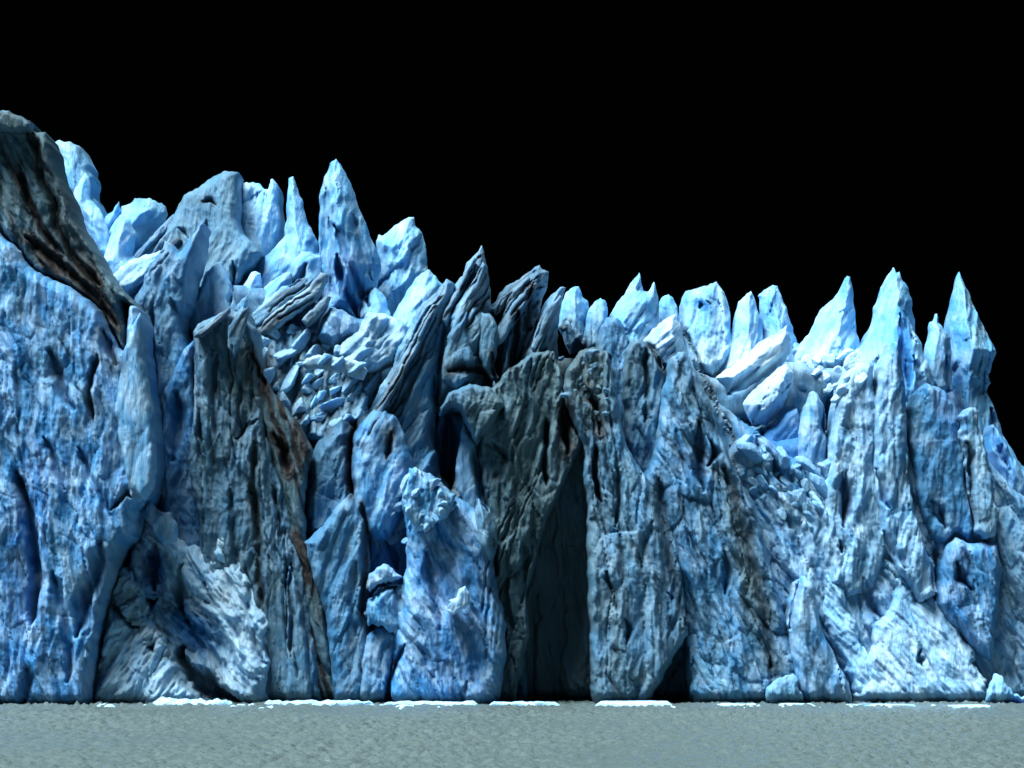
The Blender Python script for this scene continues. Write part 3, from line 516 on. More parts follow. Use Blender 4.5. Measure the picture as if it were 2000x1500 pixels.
# right of cleft
crack([(1102,800),(1104,860),(1110,890)], 10, 3.5, 0.9)
crack([(1163,870),(1162,910),(1165,960),(1170,985)], 5, 4.5, 0.3)
crack([(1140,760),(1165,800),(1172,850)], 7, 2.0, 0.8)
crack([(1200,1030),(1208,980),(1206,920)], 6, 2.0)
crack([(1180,1120),(1200,1160),(1204,1200)], 5, 1.8)
crack([(1270,1020),(1255,1060),(1250,1110)], 6, 1.0)
crack([(1216,1210),(1226,1230),(1222,1260)], 6, 1.8)
crack([(1282,940),(1296,1050),(1310,1120),(1336,1220)], 8, 1.6, 0.35)
crack([(1258,690),(1262,760),(1258,830)], 5, 1.8, 0.3)
crack([(1264,672),(1278,700),(1290,730)], 5, 2.2, 0.6)
crack([(1360,830),(1362,900),(1370,960)], 11, 3.2, 0.2)
crack([(1384,870),(1392,890),(1380,910)], 8, 3.0, 0.1)
crack([(1334,650),(1350,690),(1376,740),(1396,790),(1420,830),(1430,870)], 3, 0.8, 0.55)
crack([(1410,920),(1440,1000),(1466,1100),(1490,1200),(1500,1300)], 13, 1.6, 0.45)
crack([(1300,1240),(1330,1180),(1300,1160)], 5, 0.8)
crack([(1410,1080),(1418,1120),(1412,1160)], 7, 1.8)
crack([(1500,900),(1510,930),(1524,950)], 9, 3.0)
crack([(1524,1010),(1545,1030),(1550,1045)], 13, 3.5)
crack([(1640,930),(1646,980),(1640,1030)], 9, 3.2)
crack([(1632,1060),(1636,1080)], 7, 2.2)
crack([(1560,1130),(1548,1160),(1536,1230)], 7, 2.0)
crack([(1706,920),(1720,980),(1732,1000)], 6, 1.8)
crack([(1812,980),(1828,1000),(1840,1030)], 9, 3.2)
crack([(1812,1040),(1816,1100),(1820,1160)], 5, 2.4)
crack([(1882,870),(1886,920),(1892,970),(1896,1000)], 5, 2.4, 0.3)
crack([(1612,780),(1606,830),(1614,860)], 7, 3.0, 0.1)
crack([(1757,618),(1760,660),(1764,710),(1768,760)], 10, 3.0)
crack([(1776,700),(1786,740),(1800,780)], 7, 2.0)
crack([(1780,655),(1786,670)], 7, 1.8)
crack([(1364,606),(1368,600)], 7, 1.6)
crack([(1378,596),(1384,600)], 4, 1.0)
crack([(1424,770),(1450,740),(1480,720)], 7, 2.0)
crack([(1440,820),(1470,830),(1480,800)], 8, 2.4)
crack([(1470,890),(1480,860),(1500,840)], 7, 2.8)
crack([(1846,700),(1850,760),(1870,820)], 9, 1.6)
crack([(1930,800),(1940,870),(1960,920)], 8, 2.4)
crack([(1860,1100),(1870,1130),(1890,1150)], 10, 2.4, 0.3)
crack([(1796,1270),(1800,1300)], 9, 1.8)
crack([(1720,1040),(1740,1080),(1760,1110)], 7, 1.6)
crack([(1680,1130),(1690,1180),(1710,1210)], 9, 1.8)
# ---- stains and painted shade: cx cy rx ry angle
stain_or_shade(300,400,60,14,dirt=0.5); stain_or_shade(140,290,50,14,dirt=0.35,white=0.2)
stain_or_shade(70,1060,32,170,6,blue=0.6); stain_or_shade(150,760,45,90,-15,dirt=0.25); stain_or_shade(215,1120,26,90,18,dirt=0.35)
stain_or_shade(150,1330,120,60,0,dirt=0.1,blue=0.1); stain_or_shade(225,800,30,110,0,dirt=0.25); stain_or_shade(260,930,20,60,0,dirt=0.1)
stain_or_shade(310,1120,30,70,0,blue=0.7,white=-0.4); stain_or_shade(380,1220,45,60,-30,blue=0.6,white=-0.5)
stain_or_shade(470,1190,50,120,-28,white=0.12); stain_or_shade(250,1140,30,60,0,dirt=0.35,silt=0.05)
stain_or_shade(560,780,120,90,0,dirt=0.25,silt=0.02); stain_or_shade(620,760,80,80,0,dirt=0.15)
stain_or_shade(740,720,60,120,-30,silt=0.12,dirt=0.1); stain_or_shade(760,855,22,30,0,silt=0.30,dirt=0.4)
stain_or_shade(1010,900,120,330,0,dirt=0.22); stain_or_shade(1130,700,60,70,0,dirt=0.5,silt=0.25); stain_or_shade(1160,800,35,80,0,dirt=0.4,silt=0.10)
stain_or_shade(1090,1150,60,250,0,dirt=0.3,silt=0.3); stain_or_shade(1015,1150,50,260,0,dirt=0.3)  # first call paints the cleft's shade into the ice colour
stain_or_shade(1200,1180,60,160,0,silt=0.06,dirt=0.12,white=0.1); stain_or_shade(1240,1330,120,50,0,dirt=0.2)
stain_or_shade(1460,1130,30,210,-14,dirt=0.5,silt=0.02); stain_or_shade(1400,720,50,60,-40,dirt=0.0,white=0.2)
stain_or_shade(1370,790,30,110,-30,silt=0.1,dirt=0.25)
stain_or_shade(1368,602,14,10,0,blue=0.7,white=-0.4); stain_or_shade(1762,700,14,100,0,blue=0.7,white=-0.4); stain_or_shade(1780,610,20,60,0,blue=0.2)
stain_or_shade(1905,640,24,120,0,dirt=0.3,blue=-0.2); stain_or_shade(1915,780,30,60,0,dirt=0.35)
stain_or_shade(1850,740,40,110,0,blue=0.35); stain_or_shade(1520,880,50,60,0,blue=0.5,white=-0.2)
stain_or_shade(1642,980,16,60,0,blue=0.6); stain_or_shade(1850,1250,90,90,-30,white=0.12); stain_or_shade(1725,1310,50,60,0,white=0.15)
stain_or_shade(1600,720,90,40,0,white=0.3); stain_or_shade(1450,720,90,50,0,white=0.2); stain_or_shade(480,600,70,50,0,white=0.1)
stain_or_shade(580,560,60,50,0,blue=0.15); stain_or_shade(680,560,40,90,0,blue=0.3); stain_or_shade(655,400,20,80,0,white=0.15)
stain_or_shade(870,1150,90,200,0,blue=0.15); stain_or_shade(880,1300,90,90,0,blue=0.1)
stain_or_shade(1350,800,60,90,0,dirt=0.1); stain_or_shade(1340,1000,60,120,0,blue=0.1)

def seams(pts, n, dx, dy, w, dep, silt, seed=0):
    w *= 0.62; dep *= 0.6
    r = random.Random(seed)
    for k in range(n):
        a = r.random() * 0.35; b = 0.65 + r.random() * 0.35
        m = len(pts)
        q = [(x + dx * k + r.uniform(-3, 3), y + dy * k + r.uniform(-4, 4)) for x, y in pts]
        lo, hi = int(a * m), max(int(a * m) + 2, int(math.ceil(b * m)))
        crack(q[lo:hi], w * r.uniform(0.7, 1.3), dep * r.uniform(0.6, 1.3), silt * r.uniform(0.3, 1.2))
seams([(704,840),(728,800),(756,764),(778,720),(796,680),(812,640),(832,606),(856,578)], 5, 8, 6, 2.5, 0.9, 0.6, 1)
seams([(868,640),(880,600),(898,570),(916,540),(930,516),(942,498)], 5, 9, 12, 3, 1.5, 0.6, 2)
seams([(966,620),(980,590),(1002,566),(1026,548),(1048,530)], 4, 8, 14, 3, 1.4, 0.5, 3)
seams([(1018,740),(1030,690),(1050,650),(1066,610),(1084,590)], 4, 9, 12, 3, 1.2, 0.5, 4)
seams([(390,690),(398,760),(400,850),(410,920),(420,1000)], 6, 20, -4, 3.5, 1.2, 0.15, 5)
seams([(492,640),(530,606),(570,576),(600,556)], 4, 8, 12, 3, 1.3, 0.5, 6)
seams([(1190,700),(1186,780),(1196,850),(1210,940),(1226,1020)], 4, -14, 20, 3.5, 1.2, 0.1, 7)
seams([(1350,760),(1372,840),(1396,920),(1430,1040),(1460,1150)], 5, -18, 40, 4, 1.1, 0.1, 8)
seams([(270,560),(292,540),(310,520),(330,498)], 2, 6, 10, 3, 1.0, 0.3, 9)
seams([(500,900),(506,1000),(516,1100),(524,1200),(530,1300)], 4, 18, 10, 3, 1.3, 0.2, 10)
seams([(1060,900),(1030,980),(1000,1060),(990,1150),(985,1250)], 5, -12, 14, 4, 1.1, 0.1, 11)

PARTS_OF = [
 ('outer thin blade', 'tallest dark leaning', 'ice_blade'), ('inner thin blade', 'tallest dark leaning', 'ice_blade'),
 ('rounded shell-like flake', 'tallest dark leaning', 'ice_flake'), ('narrow upright flake', 'tallest dark leaning', 'ice_flake'),
 ('grey overhanging brow', 'dark slate cliff', 'ice_brow'),
 ('short upper blade', 'second dark leaning', 'ice_blade'), ('longer lower blade', 'second dark leaning', 'ice_blade'),
 ('slim blade', 'third dark leaning', 'ice_blade'),
 ('upper long curved blade', 'seamed pale ridge', 'ice_blade'), ('lower long curved blade', 'seamed pale ridge', 'ice_blade'), ('stubby blade', 'seamed pale ridge', 'ice_blade'),
 ('beige-edged blade', 'grey upright-grooved', 'ice_blade'), ('upright brown-tipped', 'grey upright-grooved', 'ice_blade'),
 ('narrow grey rib', 'grey upright-grooved', 'ice_rib'), ('second narrow grey rib', 'grey upright-grooved', 'ice_rib'),
 ('slender pale blue column', 'tall smooth blue cliff', 'ice_column'),
 ('crumbly light blue cap', 'large blue buttress', 'crumbly_cap'), ('tiny bright white chip', 'large blue buttress', 'ice_chip'),
 ('grey triangular flake', 'large blue buttress', 'ice_flake'),
 ('cluster of cyan blocks', 'white crumbled slope', 'block_cluster'),
 ('small pale fin leaning', 'rounded blue block', 'ice_fin'),
 ('brown-grey lump', 'dark dirty slab', 'ice_cap'),
 ('bright sky-blue fin', 'low rounded blue dome', 'ice_fin'),
 ('sooty dark ice', 'dark slate cliff', 'recess_face'),
]

# ------------------------------------------------------------------ builder
def fields(px, py):
    """cracks, stains and painted shade at photo positions (relief is traced once, in metres on the ice)"""
    dep = np.zeros(px.shape); silt = np.zeros(px.shape)
    bx0, bx1, by0, by1 = px.min(), px.max(), py.min(), py.max()
    for pts, w, d, s in CR:
        xs = [p[0] for p in pts]; ys = [p[1] for p in pts]; m = 4 * w
        if max(xs) + m < bx0 or min(xs) - m > bx1 or max(ys) + m < by0 or min(ys) - m > by1: continue
        sel = (px > min(xs) - m) & (px < max(xs) + m) & (py > min(ys) - m) & (py < max(ys) + m)
        if not sel.any(): continue
        dist, _ = polydist(px[sel], py[sel], pts, False)
        # taper at the ends
        e0 = np.hypot(px[sel] - xs[0], py[sel] - ys[0]); e1 = np.hypot(px[sel] - xs[-1], py[sel] - ys[-1])
        tp = np.clip(np.minimum(e0, e1) / (3.0 * w), 0.25, 1)
        g = np.exp(-(dist / (w * tp)) ** 2)
        dep[sel] = np.maximum(dep[sel], g * d)
        if s: silt[sel] = np.maximum(silt[sel], s * np.exp(-(dist / (w * 1.7)) ** 2))
    out = np.zeros(px.shape + (4,))
    for cx, cy, rx, ry, a, d, b, w, s in ST:
        if cx + 2.5 * max(rx, ry) < bx0 or cx - 2.5 * max(rx, ry) > bx1: continue
        ca, sa = math.cos(a), math.sin(a)
        u = ((px - cx) * ca + (py - cy) * sa) / rx; v = (-(px - cx) * sa + (py - cy) * ca) / ry
        g = np.exp(-(u * u + v * v) ** 1.3)
        for k, q in enumerate((d, b, w, s)):
            if q: out[..., k] += q * g
    return dep, silt, out

OBJ = {}
def build_piece(f, idx):
    st = f['step']
    pts = f['poly']; Y = f['Y']
    xs = [p[0] for p in pts]; ys = [p[1] for p in pts]
    gx = np.arange(min(xs) - 12, max(xs) + 12 + st, st); gy = np.arange(min(ys) - 12, max(ys) + 12 + st, st)
    PXg, PYg = np.meshgrid(gx, gy)
    s = 11 * idx
    k = f['wig']
    wxp = PXg + k * (6 * fbm(PXg / 60, PYg / 60, s + 1, 3) + 1.8 * gn(PXg / 9, PYg / 22, s + 2))
    wyp = PYg + k * (6 * fbm(PXg / 60, PYg / 60, s + 4, 3) + 1.8 * gn(PXg / 9, PYg / 22, s + 5))
    sd = polydist(wxp, wyp, pts)
    gyr, gxr = np.gradient(sd, st)
    gl = np.maximum(np.hypot(gxr, gyr), 0.35)
    inside = sd > 0
    cell = inside[:-1, :-1] | inside[1:, :-1] | inside[:-1, 1:] | inside[1:, 1:]
    use = np.zeros(sd.shape, bool)
    use[:-1, :-1] |= cell; use[1:, :-1] |= cell; use[:-1, 1:] |= cell; use[1:, 1:] |= cell
    out = use & ~inside
    mv = np.clip(-sd / gl, 0, st * 1.2)
    QX = np.where(out, PXg + gxr / gl * mv, PXg); QY = np.where(out, PYg + gyr / gl * mv, PYg)
    d = np.maximum(sd, 0)
    # world
    z0 = max(0.0, wz(max(ys), Y)); kk = (HORIZON - QY) * PX / D0      # trace onto the leaning plane
    Yl = (Y + f['lean'] * (CAM_H - z0)) / (1 - f['lean'] * kk)
    X = wx(QX, Yl); Z = CAM_H + kk * Yl
    # envelope
    r = f['r'] * (0.75 if f['prof'] == 'round' else 1)
    t = np.clip(d / r, 0, 1)
    if f['prof'] == 'round': env = 0.35 + 0.65 * np.sqrt(1 - (1 - t) ** 2)
    else: env = 0.75 * t + 0.25 * np.sqrt(1 - (1 - t) ** 2)
    edge = np.clip(d / 5.0, 0, 1)
    a = math.radians(f['ang'])
    cu, su = math.cos(a), math.sin(a)            # direction of the laminae in the image, y up
    mx, my = X, Z
    wrx = mx + 1.1 * fbm(mx / 9, my / 9, s + 20, 3); wry = my + 1.1 * fbm(mx / 9, my / 9, s + 23, 3)
    P = wrx * cu + wry * su; Q = -wrx * su + wry * cu
    lam = ridged(P * 0.07, Q * 0.42, s + 30, 4)
    lam2 = ridged(P * 0.22, Q * 1.5, s + 31, 3)
    fs = f['fs']
    # overlapping leaves of ice: a sawtooth across the laminae, broken up along them
    q1 = Q * 0.34 + 0.9 * fbm(P * 0.10, Q * 0.12, s + 33, 3); k1 = np.floor(q1)
    saw = (q1 - k1) - 0.5
    a1 = 0.35 + 0.65 * R1[hsh(k1.astype(np.int64), np.floor(P * 0.06 + 0.4 * gn(P * 0.1, Q * 0.2, s + 34)).astype(np.int64), s)]
    saw = np.where(saw > 0.38, (0.5 - saw) * 3.17, saw) * a1
    q0 = Q * 0.15 + 0.8 * fbm(P * 0.05, Q * 0.07, s + 36, 4, 0.55); k0 = np.floor(q0).astype(np.int64)
    s0 = q0 - k0 - 0.5
    s0 = np.where(s0 > 0.42, (0.5 - s0) * 5.25, s0) * (0.5 + 0.5 * R2[hsh(k0, np.floor(P * 0.035 + 0.5 * gn(P * 0.06, Q * 0.1, s + 37)).astype(np.int64), s + 2)])
    big = 2.4 * s0 if (f['T'] > 4.2 and f['prof'] == 'round') else 0.0
    q2 = Q * 1.1 + 1.1 * fbm(P * 0.22, Q * 0.3, s + 35, 3); s2 = q2 - np.floor(q2) - 0.5
    s2 = np.where(s2 > 0.36, (0.5 - s2) * 2.6, s2)
    fc = facets(P * 0.10 / fs, Q * 0.28 / fs, s + 40) * 1.0 + facets(P * 0.2 / fs, Q * 0.7 / fs, s + 41) * 0.5 + facets(P * 0.6 / fs, Q * 1.7 / fs, s + 42) * 0.2
    pl = plates(P * 0.07, Q * 0.26, s + 50) + 0.5 * plates(P * 0.18 + 7, Q * 0.7, s + 51) + 0.2 * plates(P * 0.55 + 7, Q * 1.6, s + 52)
    cr = fbm(P * 0.55, Q * 1.5, s + 60, 3, 0.6)
    crk, silt, stn = fields(wxp, wyp)
    h = f['T'] * env
    rel = f['lam'] * (big + 0.8 * lam + 0.22 * lam2 + 1.3 * saw + 0.3 * s2) + f['fac'] * 1.5 * fc + f['pla'] * 1.2 * pl + f['cru'] * 1.3 * cr
    damp = 1.0 if f['T'] > 3 else 0.55
    rel = rel - f['fac'] * 0.6
    if f['prof'] == 'round' and f['T'] >= 3: rel = rel * 0.72 + 0.36 * ridged(wrx * 0.5, wry * 0.22, s + 65, 4)
    h = h + edge * rel * damp
    h = h - np.minimum(crk, 8.0) * 0.8 * edge
    notch = 2.0 * np.exp(-(np.maximum(Z, 0) / 0.7) ** 2)      # wave-cut notch at the waterline
    xc = wx(sum(xs) / len(xs), Y)
    lean = Yl - Y
    yf = Y - h + notch + lean + f['tx'] * 40 * 0 
    yf = np.where(out, Y + lean, yf)
    yb = f['back'] * np.sqrt(1 - (1 - np.clip(d / (r * 1.2), 0, 1)) ** 2) * (0.85 + 0.3 * gn(mx / 5, my / 5, s + 70)) + Y + lean + 0.02
    # colour fields
    dn = fbm(P / 8, Q / 3, s + 80, 4)
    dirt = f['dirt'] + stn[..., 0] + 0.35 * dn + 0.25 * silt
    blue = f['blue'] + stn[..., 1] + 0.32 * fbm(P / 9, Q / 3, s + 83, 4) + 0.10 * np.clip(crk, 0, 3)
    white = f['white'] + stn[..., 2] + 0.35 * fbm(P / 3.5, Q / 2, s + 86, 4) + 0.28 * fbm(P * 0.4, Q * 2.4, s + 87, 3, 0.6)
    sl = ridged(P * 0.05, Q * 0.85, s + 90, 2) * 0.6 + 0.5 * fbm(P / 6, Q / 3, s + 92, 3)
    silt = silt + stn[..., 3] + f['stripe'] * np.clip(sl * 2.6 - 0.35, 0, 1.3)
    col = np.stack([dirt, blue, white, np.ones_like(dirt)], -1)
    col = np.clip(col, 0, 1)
    vid = -np.ones(sd.shape, np.int64); vid[use] = np.arange(use.sum())
    n = int(use.sum())
    front = np.stack([X[use], yf[use], Z[use]], -1)
    ci, cj = np.nonzero(cell)
    quad = np.stack([vid[ci, cj], vid[ci + 1, cj], vid[ci + 1, cj + 1], vid[ci, cj + 1]], -1)
    # back: every second row and column would not weld, so the back shares the outline and is a copy of the inside
    if f['prof'] == 'round' and f['T'] >= 3:
        # frozen into the body of the glacier: a skirt runs back into it from the outline
        e = np.concatenate([quad[:, [0, 1]], quad[:, [1, 2]], quad[:, [2, 3]], quad[:, [3, 0]]])
        key = np.minimum(e[:, 0], e[:, 1]) * n + np.maximum(e[:, 0], e[:, 1])
        _, first, cnt = np.unique(key, return_index=True, return_counts=True)
        e = e[first[cnt == 1]]
        ring = np.unique(e); inv = np.zeros(n, np.int64); inv[ring] = n + np.arange(len(ring))
        backv = front[ring] + np.array([0, f['back'], 0])
        quadb = np.stack([e[:, 1], e[:, 0], inv[e[:, 0]], inv[e[:, 1]]], -1)
        cb, sb = col[use][ring], silt[use][ring]
    else:
        inb = inside & use
        bid = vid.copy(); nb = int(inb.sum()); bid[inb] = n + np.arange(nb)
        backv = np.stack([X[inb], yb[inb], Z[inb]], -1)
        quadb = np.stack([bid[ci, cj], bid[ci, cj + 1], bid[ci + 1, cj + 1], bid[ci + 1, cj]], -1)
        cb, sb = col[inb], silt[inb]
    co = np.concatenate([front, backv]); q = np.concatenate([quad, quadb])
    base = np.array([0.5 * (X[use].min() + X[use].max()), Y, max(0.0, Z[use].min())])
    co = co - base
    me = bpy.data.meshes.new(f['name'])
    me.vertices.add(len(co)); me.vertices.foreach_set('co', co.astype(np.float32).ravel())
    me.loops.add(len(q) * 4); me.loops.foreach_set('vertex_index', q.astype(np.int32).ravel())
    me.polygons.add(len(q)); me.polygons.foreach_set('loop_start', (np.arange(len(q)) * 4).astype(np.int32))
    me.update(calc_edges=True)
    c2 = np.concatenate([col[use], cb])
    at = me.attributes.new('ice', 'FLOAT_COLOR', 'POINT'); at.data.foreach_set('color', c2.astype(np.float32).ravel())
    s2 = np.concatenate([silt[use], sb])
    at = me.attributes.new('silt', 'FLOAT', 'POINT'); at.data.foreach_set('value', np.clip(s2, 0, 1).astype(np.float32).ravel())
    me.polygons.foreach_set('use_smooth', np.ones(len(q), bool))
    me.materials.append(ICE)
    o = bpy.data.objects.new(f['name'], me); o.location = base.tolist(); C.objects.link(o)
    if f['kind']: o['kind'] = f['kind']
    else:
        o['kind'] = 'thing'; o['label'] = f['label']; o['category'] = f['cat']
        if f['group']: o['group'] = f['group']
    OBJ[f['label']] = o
    return len(q) * 2

tot = 0
import time as _t; _t0 = _t.time()
for i, f in enumerate(FE): tot += build_piece(f, i + 1)
print('tris', tot, _t.time() - _t0)

def find(s): return next(o for l, o in OBJ.items() if l and l.startswith(s))
for ch, pa, nm in PARTS_OF:
    o, p = find(ch), find(pa)
    loc = o.location.copy(); o.parent = p; o.location = loc - p.location; o.name = nm; o.data.name = nm
    for k in ('category', 'group', 'kind', 'label'):
        if k in o: del o[k]

# ------------------------------------------------------------------ water
me = bpy.data.meshes.new('water')
xa = np.arange(-85, 85.01, 0.24); ya = np.concatenate([np.arange(215, 345, 0.42), np.arange(345, 400, 0.8)])
GXX, GYY = np.meshgrid(xa, ya)
w1 = ridged(GXX / 2.6, GYY / 3.4, 301, 4); w2 = fbm(GXX / 0.75, GYY / 1.3, 310, 3, 0.6)
gust = 0.75 + 0.6 * fbm(GXX / 30, GYY / 60, 330, 3)
fade = np.clip(np.minimum(np.minimum(GXX + 85, 85 - GXX), np.minimum(GYY - 215, 399 - GYY)) / 4, 0, 1)
ZZ = fade * gust * (0.34 * w1 + 0.7 * w2)
S = 3000
co = np.stack([GXX, GYY, ZZ], -1).reshape(-1, 3).tolist()
nx_, ny_ = len(xa), len(ya)
ii = np.arange(ny_ - 1)[:, None] * nx_ + np.arange(nx_ - 1)[None, :]
fc_ = np.stack([ii, ii + 1, ii + nx_ + 1, ii + nx_], -1).reshape(-1, 4).tolist()
n0 = len(co); X0, X1, Y0, Y1 = xa[0], xa[-1], ya[0], ya[-1]
co += [(-S, -S, 0), (S, -S, 0), (S, S, 0), (-S, S, 0), (X0, -S, 0), (X1, -S, 0), (X0, S, 0), (X1, S, 0),
       (X0, Y0, 0), (X1, Y0, 0), (X0, Y1, 0), (X1, Y1, 0)]
fc_ += [(n0, n0 + 4, n0 + 6, n0 + 3), (n0 + 5, n0 + 1, n0 + 2, n0 + 7), (n0 + 4, n0 + 5, n0 + 9, n0 + 8), (n0 + 10, n0 + 11, n0 + 7, n0 + 6)]
me.from_pydata(co, [], fc_)
me.polygons.foreach_set('use_smooth', np.ones(len(fc_), bool))
me.materials.append(water_material())
o = bpy.data.objects.new('water', me); o['kind'] = 'structure'; C.objects.link(o)

# ------------------------------------------------------------------ loose blocks resting in the ice
def chunk_mesh(seed, name='ice_chunk', rnd=0.5):
    import bmesh
    r = random.Random(seed)
    bm = bmesh.new(); bmesh.ops.create_icosphere(bm, subdivisions=4, radius=1.0)
    planes = []
    for k in range(8):
        v = Vector((r.gauss(0, 1), r.gauss(0, 1), r.gauss(0, 1))).normalized(); planes.append((v, r.uniform(0.45, 0.8)))
    for v in bm.verts:
        n = v.co.normalized(); t = 1.05
        for pn, pd in planes:
            c = n.dot(pn)
            if c > 0.05: t = min(t, pd / c)
        v.co = n * t
        q = v.co * 2.2
        from mathutils import noise
        v.co += n * 0.07 * noise.fractal(q + Vector((seed * 3.1, 0, 0)), 0.7, 2.1, 4)
    m = bpy.data.meshes.new(name); bm.to_mesh(m); bm.free()
    n = len(m.vertices)
    at = m.attributes.new('ice', 'FLOAT_COLOR', 'POINT'); a = np.tile(np.array([CHK[0], CHK[1], CHK[2], 1.0], np.float32), (n, 1))
    at.data.foreach_set('color', a.ravel())
    at = m.attributes.new('silt', 'FLOAT', 'POINT'); at.data.foreach_set('value', np.full(n, CHK[3], np.float32))
    m.materials.append(ICE)
    return m
bpy.context.view_layer.update()
dg = bpy.context.evaluated_depsgraph_get()
rr = random.Random(5)
def ray(px, py):
    d = Vector((wx(px, D0), D0, wz(py, D0) - CAM_H)).normalized()
    hit = scene.ray_cast(dg, Vector((0, 0, CAM_H)), d)
    return hit[1] if hit[0] else None
def scatter(name, cat, label, group, region, n, smin, smax, chk, asp=(1.5, 0.9), tilt=0.5, shard=None):
    global CHK
    spots = []
    xs = [p[0] for p in region]; ys = [p[1] for p in region]
    tries = 0
    while len(spots) < n and tries < 4000:
        tries += 1
        x = rr.uniform(min(xs), max(xs)); y = rr.uniform(min(ys), max(ys))
        if polydist(np.array([x]), np.array([y]), region)[0] < 2: continue
        sz = smin + (smax - smin) * rr.random() ** 2
        if any(math.hypot(x - a, y - b) < 0.75 * (sz + c) for a, b, c in spots): continue
        spots.append((x, y, sz))
    meshes = []
    for k in range(4):
        CHK = [min(1, max(0, c + rr.uniform(-0.12, 0.12))) if c else 0 for c in chk]
        meshes.append(chunk_mesh(rr.randrange(1000), name))
    pl = []
    for x, y, sz in spots:
        p = ray(x, y)
        if p is None: continue
        pl.append((p, sz * PX * p.y / D0))
    for p, s in pl:
        sh = shard if shard is not None and rr.random() < 0.8 else None
        o = bpy.data.objects.new(name, rr.choice(meshes)); C.objects.link(o)
        o.location = (p.x, p.y + 0.3 * s, p.z)
        e = rr.uniform(1.0, asp[0] + 0.4)
        o.scale = (s * e, s * rr.uniform(0.8, 1.2), s * rr.uniform(asp[1] * 0.8, asp[1] * 1.2))
        o.rotation_euler = (rr.uniform(-0.4, 0.4), -tilt + rr.uniform(-0.5, 0.5), rr.uniform(-0.6, 0.6))
        if sh is not None:
            o.scale = (s * rr.uniform(0.55, 0.85), s * rr.uniform(0.9, 1.2), s * rr.uniform(1.1, 1.7))
            o.rotation_euler = (rr.uniform(-0.3, 0.3), sh + rr.uniform(-0.3, 0.3), rr.uniform(-0.5, 0.5)); o.location.y -= 0.35 * s
        o['kind'] = 'thing'; o['label'] = label; o['category'] = cat; o['group'] = group
scatter('ice_chunk', 'ice chunk', 'loose dirty-white chunk tumbled in the jumbled saddle left of the dark peaks', 'loose chunks in the saddle',
        [(500,650),(560,640),(600,650),(690,700),(735,740),(700,830),(660,850),(600,830),(545,790),(515,740)], 75, 13, 36, (0.2, 0.3, 0.35, 0.05), (1.9, 0.8), shard=0.55)
scatter('brown_chunk', 'ice chunk', 'brown silt-coated chunk in the rubble cluster beside the third dark peak', 'silt-coated chunks beside the third dark peak',
        [(1088,640),(1120,610),(1140,660),(1180,690),(1196,780),(1185,850),(1140,800),(1110,790),(1090,740)], 34, 6, 14, (0.6, 0.2, 0.25, 0.30))
scatter('ice_chunk', 'ice chunk', 'pale blue chunk heaped in the broken hollow left of the ragged blue-grey pillar', 'pale chunks in the broken hollow',
        [(1440,880),(1470,845),(1500,880),(1580,900),(1610,940),(1600,1010),(1560,1050),(1520,1000),(1470,960)], 30, 10, 26, (0.06, 0.45, 0.2, 0), shard=-0.5)
scatter('ice_chunk', 'ice chunk', 'white snowy chunk lying on the bright bank under the right-hand spires', 'snowy chunks on the bright bank',
        [(1560,700),(1620,680),(1680,700),(1700,740),(1640,780),(1600,740)], 16, 10, 24, (0.02, 0.25, 0.7, 0))
scatter('ice_chunk', 'ice chunk', 'grubby chunk in the speckled fan of crushed ice at the lower left', 'grubby chunks in the crushed fan',
        [(232,1120),(262,1120),(300,1220),(345,1290),(300,1290),(240,1200)], 24, 5, 12, (0.4, 0.25, 0.45, 0.1))
scatter('ice_chunk', 'ice chunk', 'blue-white chunk in the crumbly cap of the large blue buttress', 'chunks in the crumbly cap',
        [(760,960),(800,930),(850,950),(890,985),(860,1020),(800,1060),(770,1060)], 20, 8, 20, (0.08, 0.45, 0.25, 0))

scatter('silt_chunk', 'ice chunk', 'brown dirty lump along the slanting dirt line on the blue cliff', 'dirty lumps along the slanting dirt line',
        [(1332,640),(1342,640),(1362,690),(1386,750),(1410,800),(1436,850),(1436,880),(1422,862),(1396,806),(1370,752),(1350,700)], 34, 3.5, 9, (0.6, 0.2, 0.3, 0.3), (1.6, 1.0))
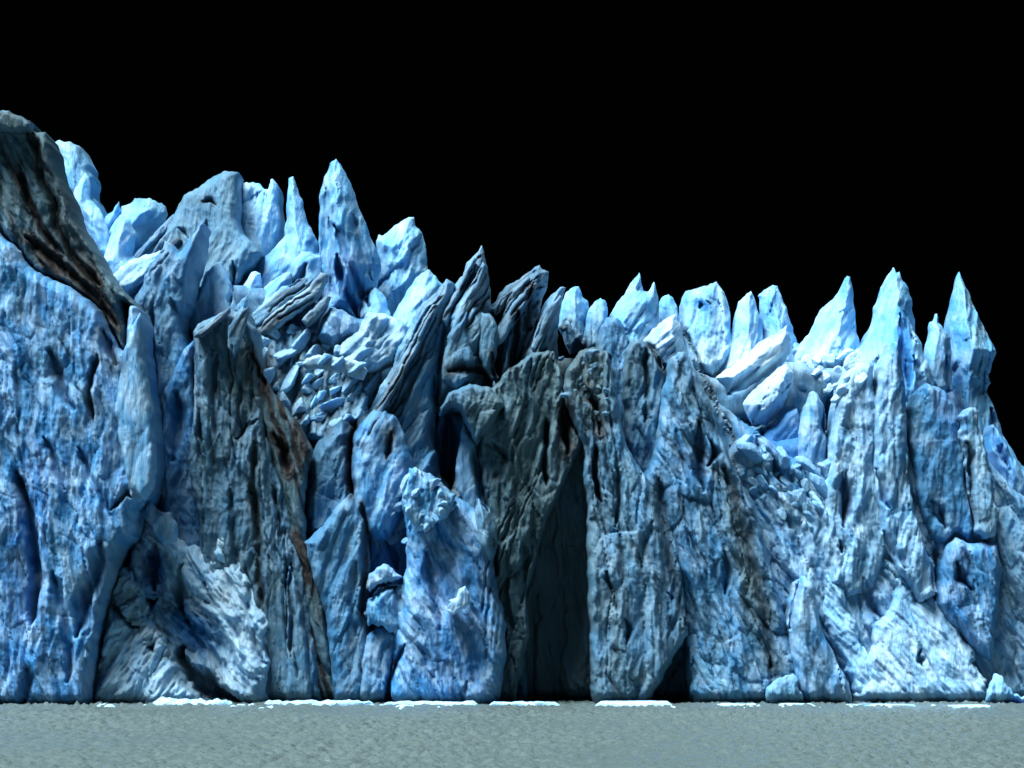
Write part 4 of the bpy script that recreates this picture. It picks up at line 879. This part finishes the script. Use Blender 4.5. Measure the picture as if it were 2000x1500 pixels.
# ------------------------------------------------------------------ floating ice along the waterline
def floe(label, x0, x1, py, hgt, bumps, seed, dwid=3.0):
    Y = CAM_H * D0 / ((py - HORIZON) * PX)
    X0, X1 = wx(x0, Y), wx(x1, Y)
    nx = max(24, int((X1 - X0) / 0.16)); ny = 14
    u = np.linspace(0, 1, nx + 1)[None, :]; v = np.linspace(0, 1, ny + 1)[:, None]
    X = X0 + (X1 - X0) * u + 0 * v
    wdt = dwid * (0.55 + 0.45 * np.sin(np.pi * u)) * (1 + 0.4 * gn(X / 3, X * 0 + seed, seed))
    Yy = Y + (v - 0.15) * wdt + 0.4 * gn(X / 2, v * 3 + seed, seed + 3)
    e = np.minimum(np.clip(np.minimum(u, 1 - u) * (X1 - X0) / 0.8, 0, 1), np.clip(np.minimum(v, 1 - v) * 5, 0, 1))
    nz = 0.5 + fbm(X / 1.6, Yy / 1.2, seed + 8, 4) * bumps
    Z = -0.3 + e ** 0.6 * (0.55 + hgt * np.clip(nz, 0.12, 2))
    co = np.stack([X, Yy, Z], -1).reshape(-1, 3)
    i = np.arange(ny)[:, None] * (nx + 1) + np.arange(nx)[None, :]
    q = np.stack([i, i + 1, i + nx + 2, i + nx + 1], -1).reshape(-1, 4)
    base = np.array([(X0 + X1) / 2, Y, 0]); co = co - base
    me = bpy.data.meshes.new('ice_floe'); me.from_pydata(co.tolist(), [], q.tolist())
    n = len(co)
    at = me.attributes.new('ice', 'FLOAT_COLOR', 'POINT'); at.data.foreach_set('color', np.tile(np.array([0, 0.1, 0.4, 1], np.float32), (n, 1)).ravel())
    me.attributes.new('silt', 'FLOAT', 'POINT')
    me.polygons.foreach_set('use_smooth', np.ones(len(q), bool)); me.materials.append(ICE)
    o = bpy.data.objects.new('ice_floe', me); o.location = base.tolist(); C.objects.link(o)
    o['label'] = label; o['category'] = 'ice floe'; o['group'] = 'floating ice along the waterline'
floe('lumpy white floe floating at the cave mouth of the crumbled slope', 290, 458, 1380, 0.75, 1.2, 3)
floe('long thin floe floating in front of the brown gully', 510, 735, 1379, 0.5, 0.8, 5, 2)
floe('thin broken strip of floating ice before the large blue buttress', 742, 940, 1379, 0.36, 0.8, 7, 2)
floe('short thin strip of floating ice left of the flat cyan slab', 950, 1100, 1380, 0.34, 0.8, 9, 2)
floe('flat bright cyan slab floating below the grooved cliff', 1158, 1320, 1382, 0.75, 0.15, 11, 3.5)
floe('thin white strip of floating ice near the small grubby toe', 1512, 1600, 1381, 0.2, 0.5, 13, 2)
floe('thin white strip of floating ice close to the right edge', 1836, 1946, 1384, 0.22, 0.5, 15, 2)
floe('thin white strip of floating ice before the slanting toe right of the dark wedge', 1395, 1490, 1381, 0.2, 0.7, 19, 2)
floe('faint thin strip of floating ice before the sharp-apexed fan', 1640, 1800, 1381.5, 0.12, 0.9, 21, 1.6)
floe('small white lump floating off the speckled crushed fan', 190, 232, 1386, 0.3, 1.0, 17, 1.6)

CHK = (0, 0.15, 0.5, 0)
bm_ = [chunk_mesh(900 + k, 'brash_ice') for k in range(3)]
for k in range(34):
    px = rr.choice([rr.uniform(180, 300), rr.uniform(450, 560), rr.uniform(720, 1150), rr.uniform(1330, 1500), rr.uniform(1600, 1840), rr.uniform(200, 1950)])
    Y = CAM_H * D0 / ((rr.uniform(1380.5, 1387) - HORIZON) * PX)
    o = bpy.data.objects.new('brash_ice', rr.choice(bm_)); C.objects.link(o)
    s = rr.uniform(0.12, 0.42)
    o.location = (wx(px, Y), Y, 0.16); o.scale = (s * rr.uniform(1, 2.6), s, s * 0.6); o.rotation_euler = (0, 0, rr.uniform(0, 3))
    o['kind'] = 'thing'; o['label'] = 'small scrap of white brash ice floating near the foot of the ice cliff'; o['category'] = 'brash ice'; o['group'] = 'brash ice floating near the cliff foot'
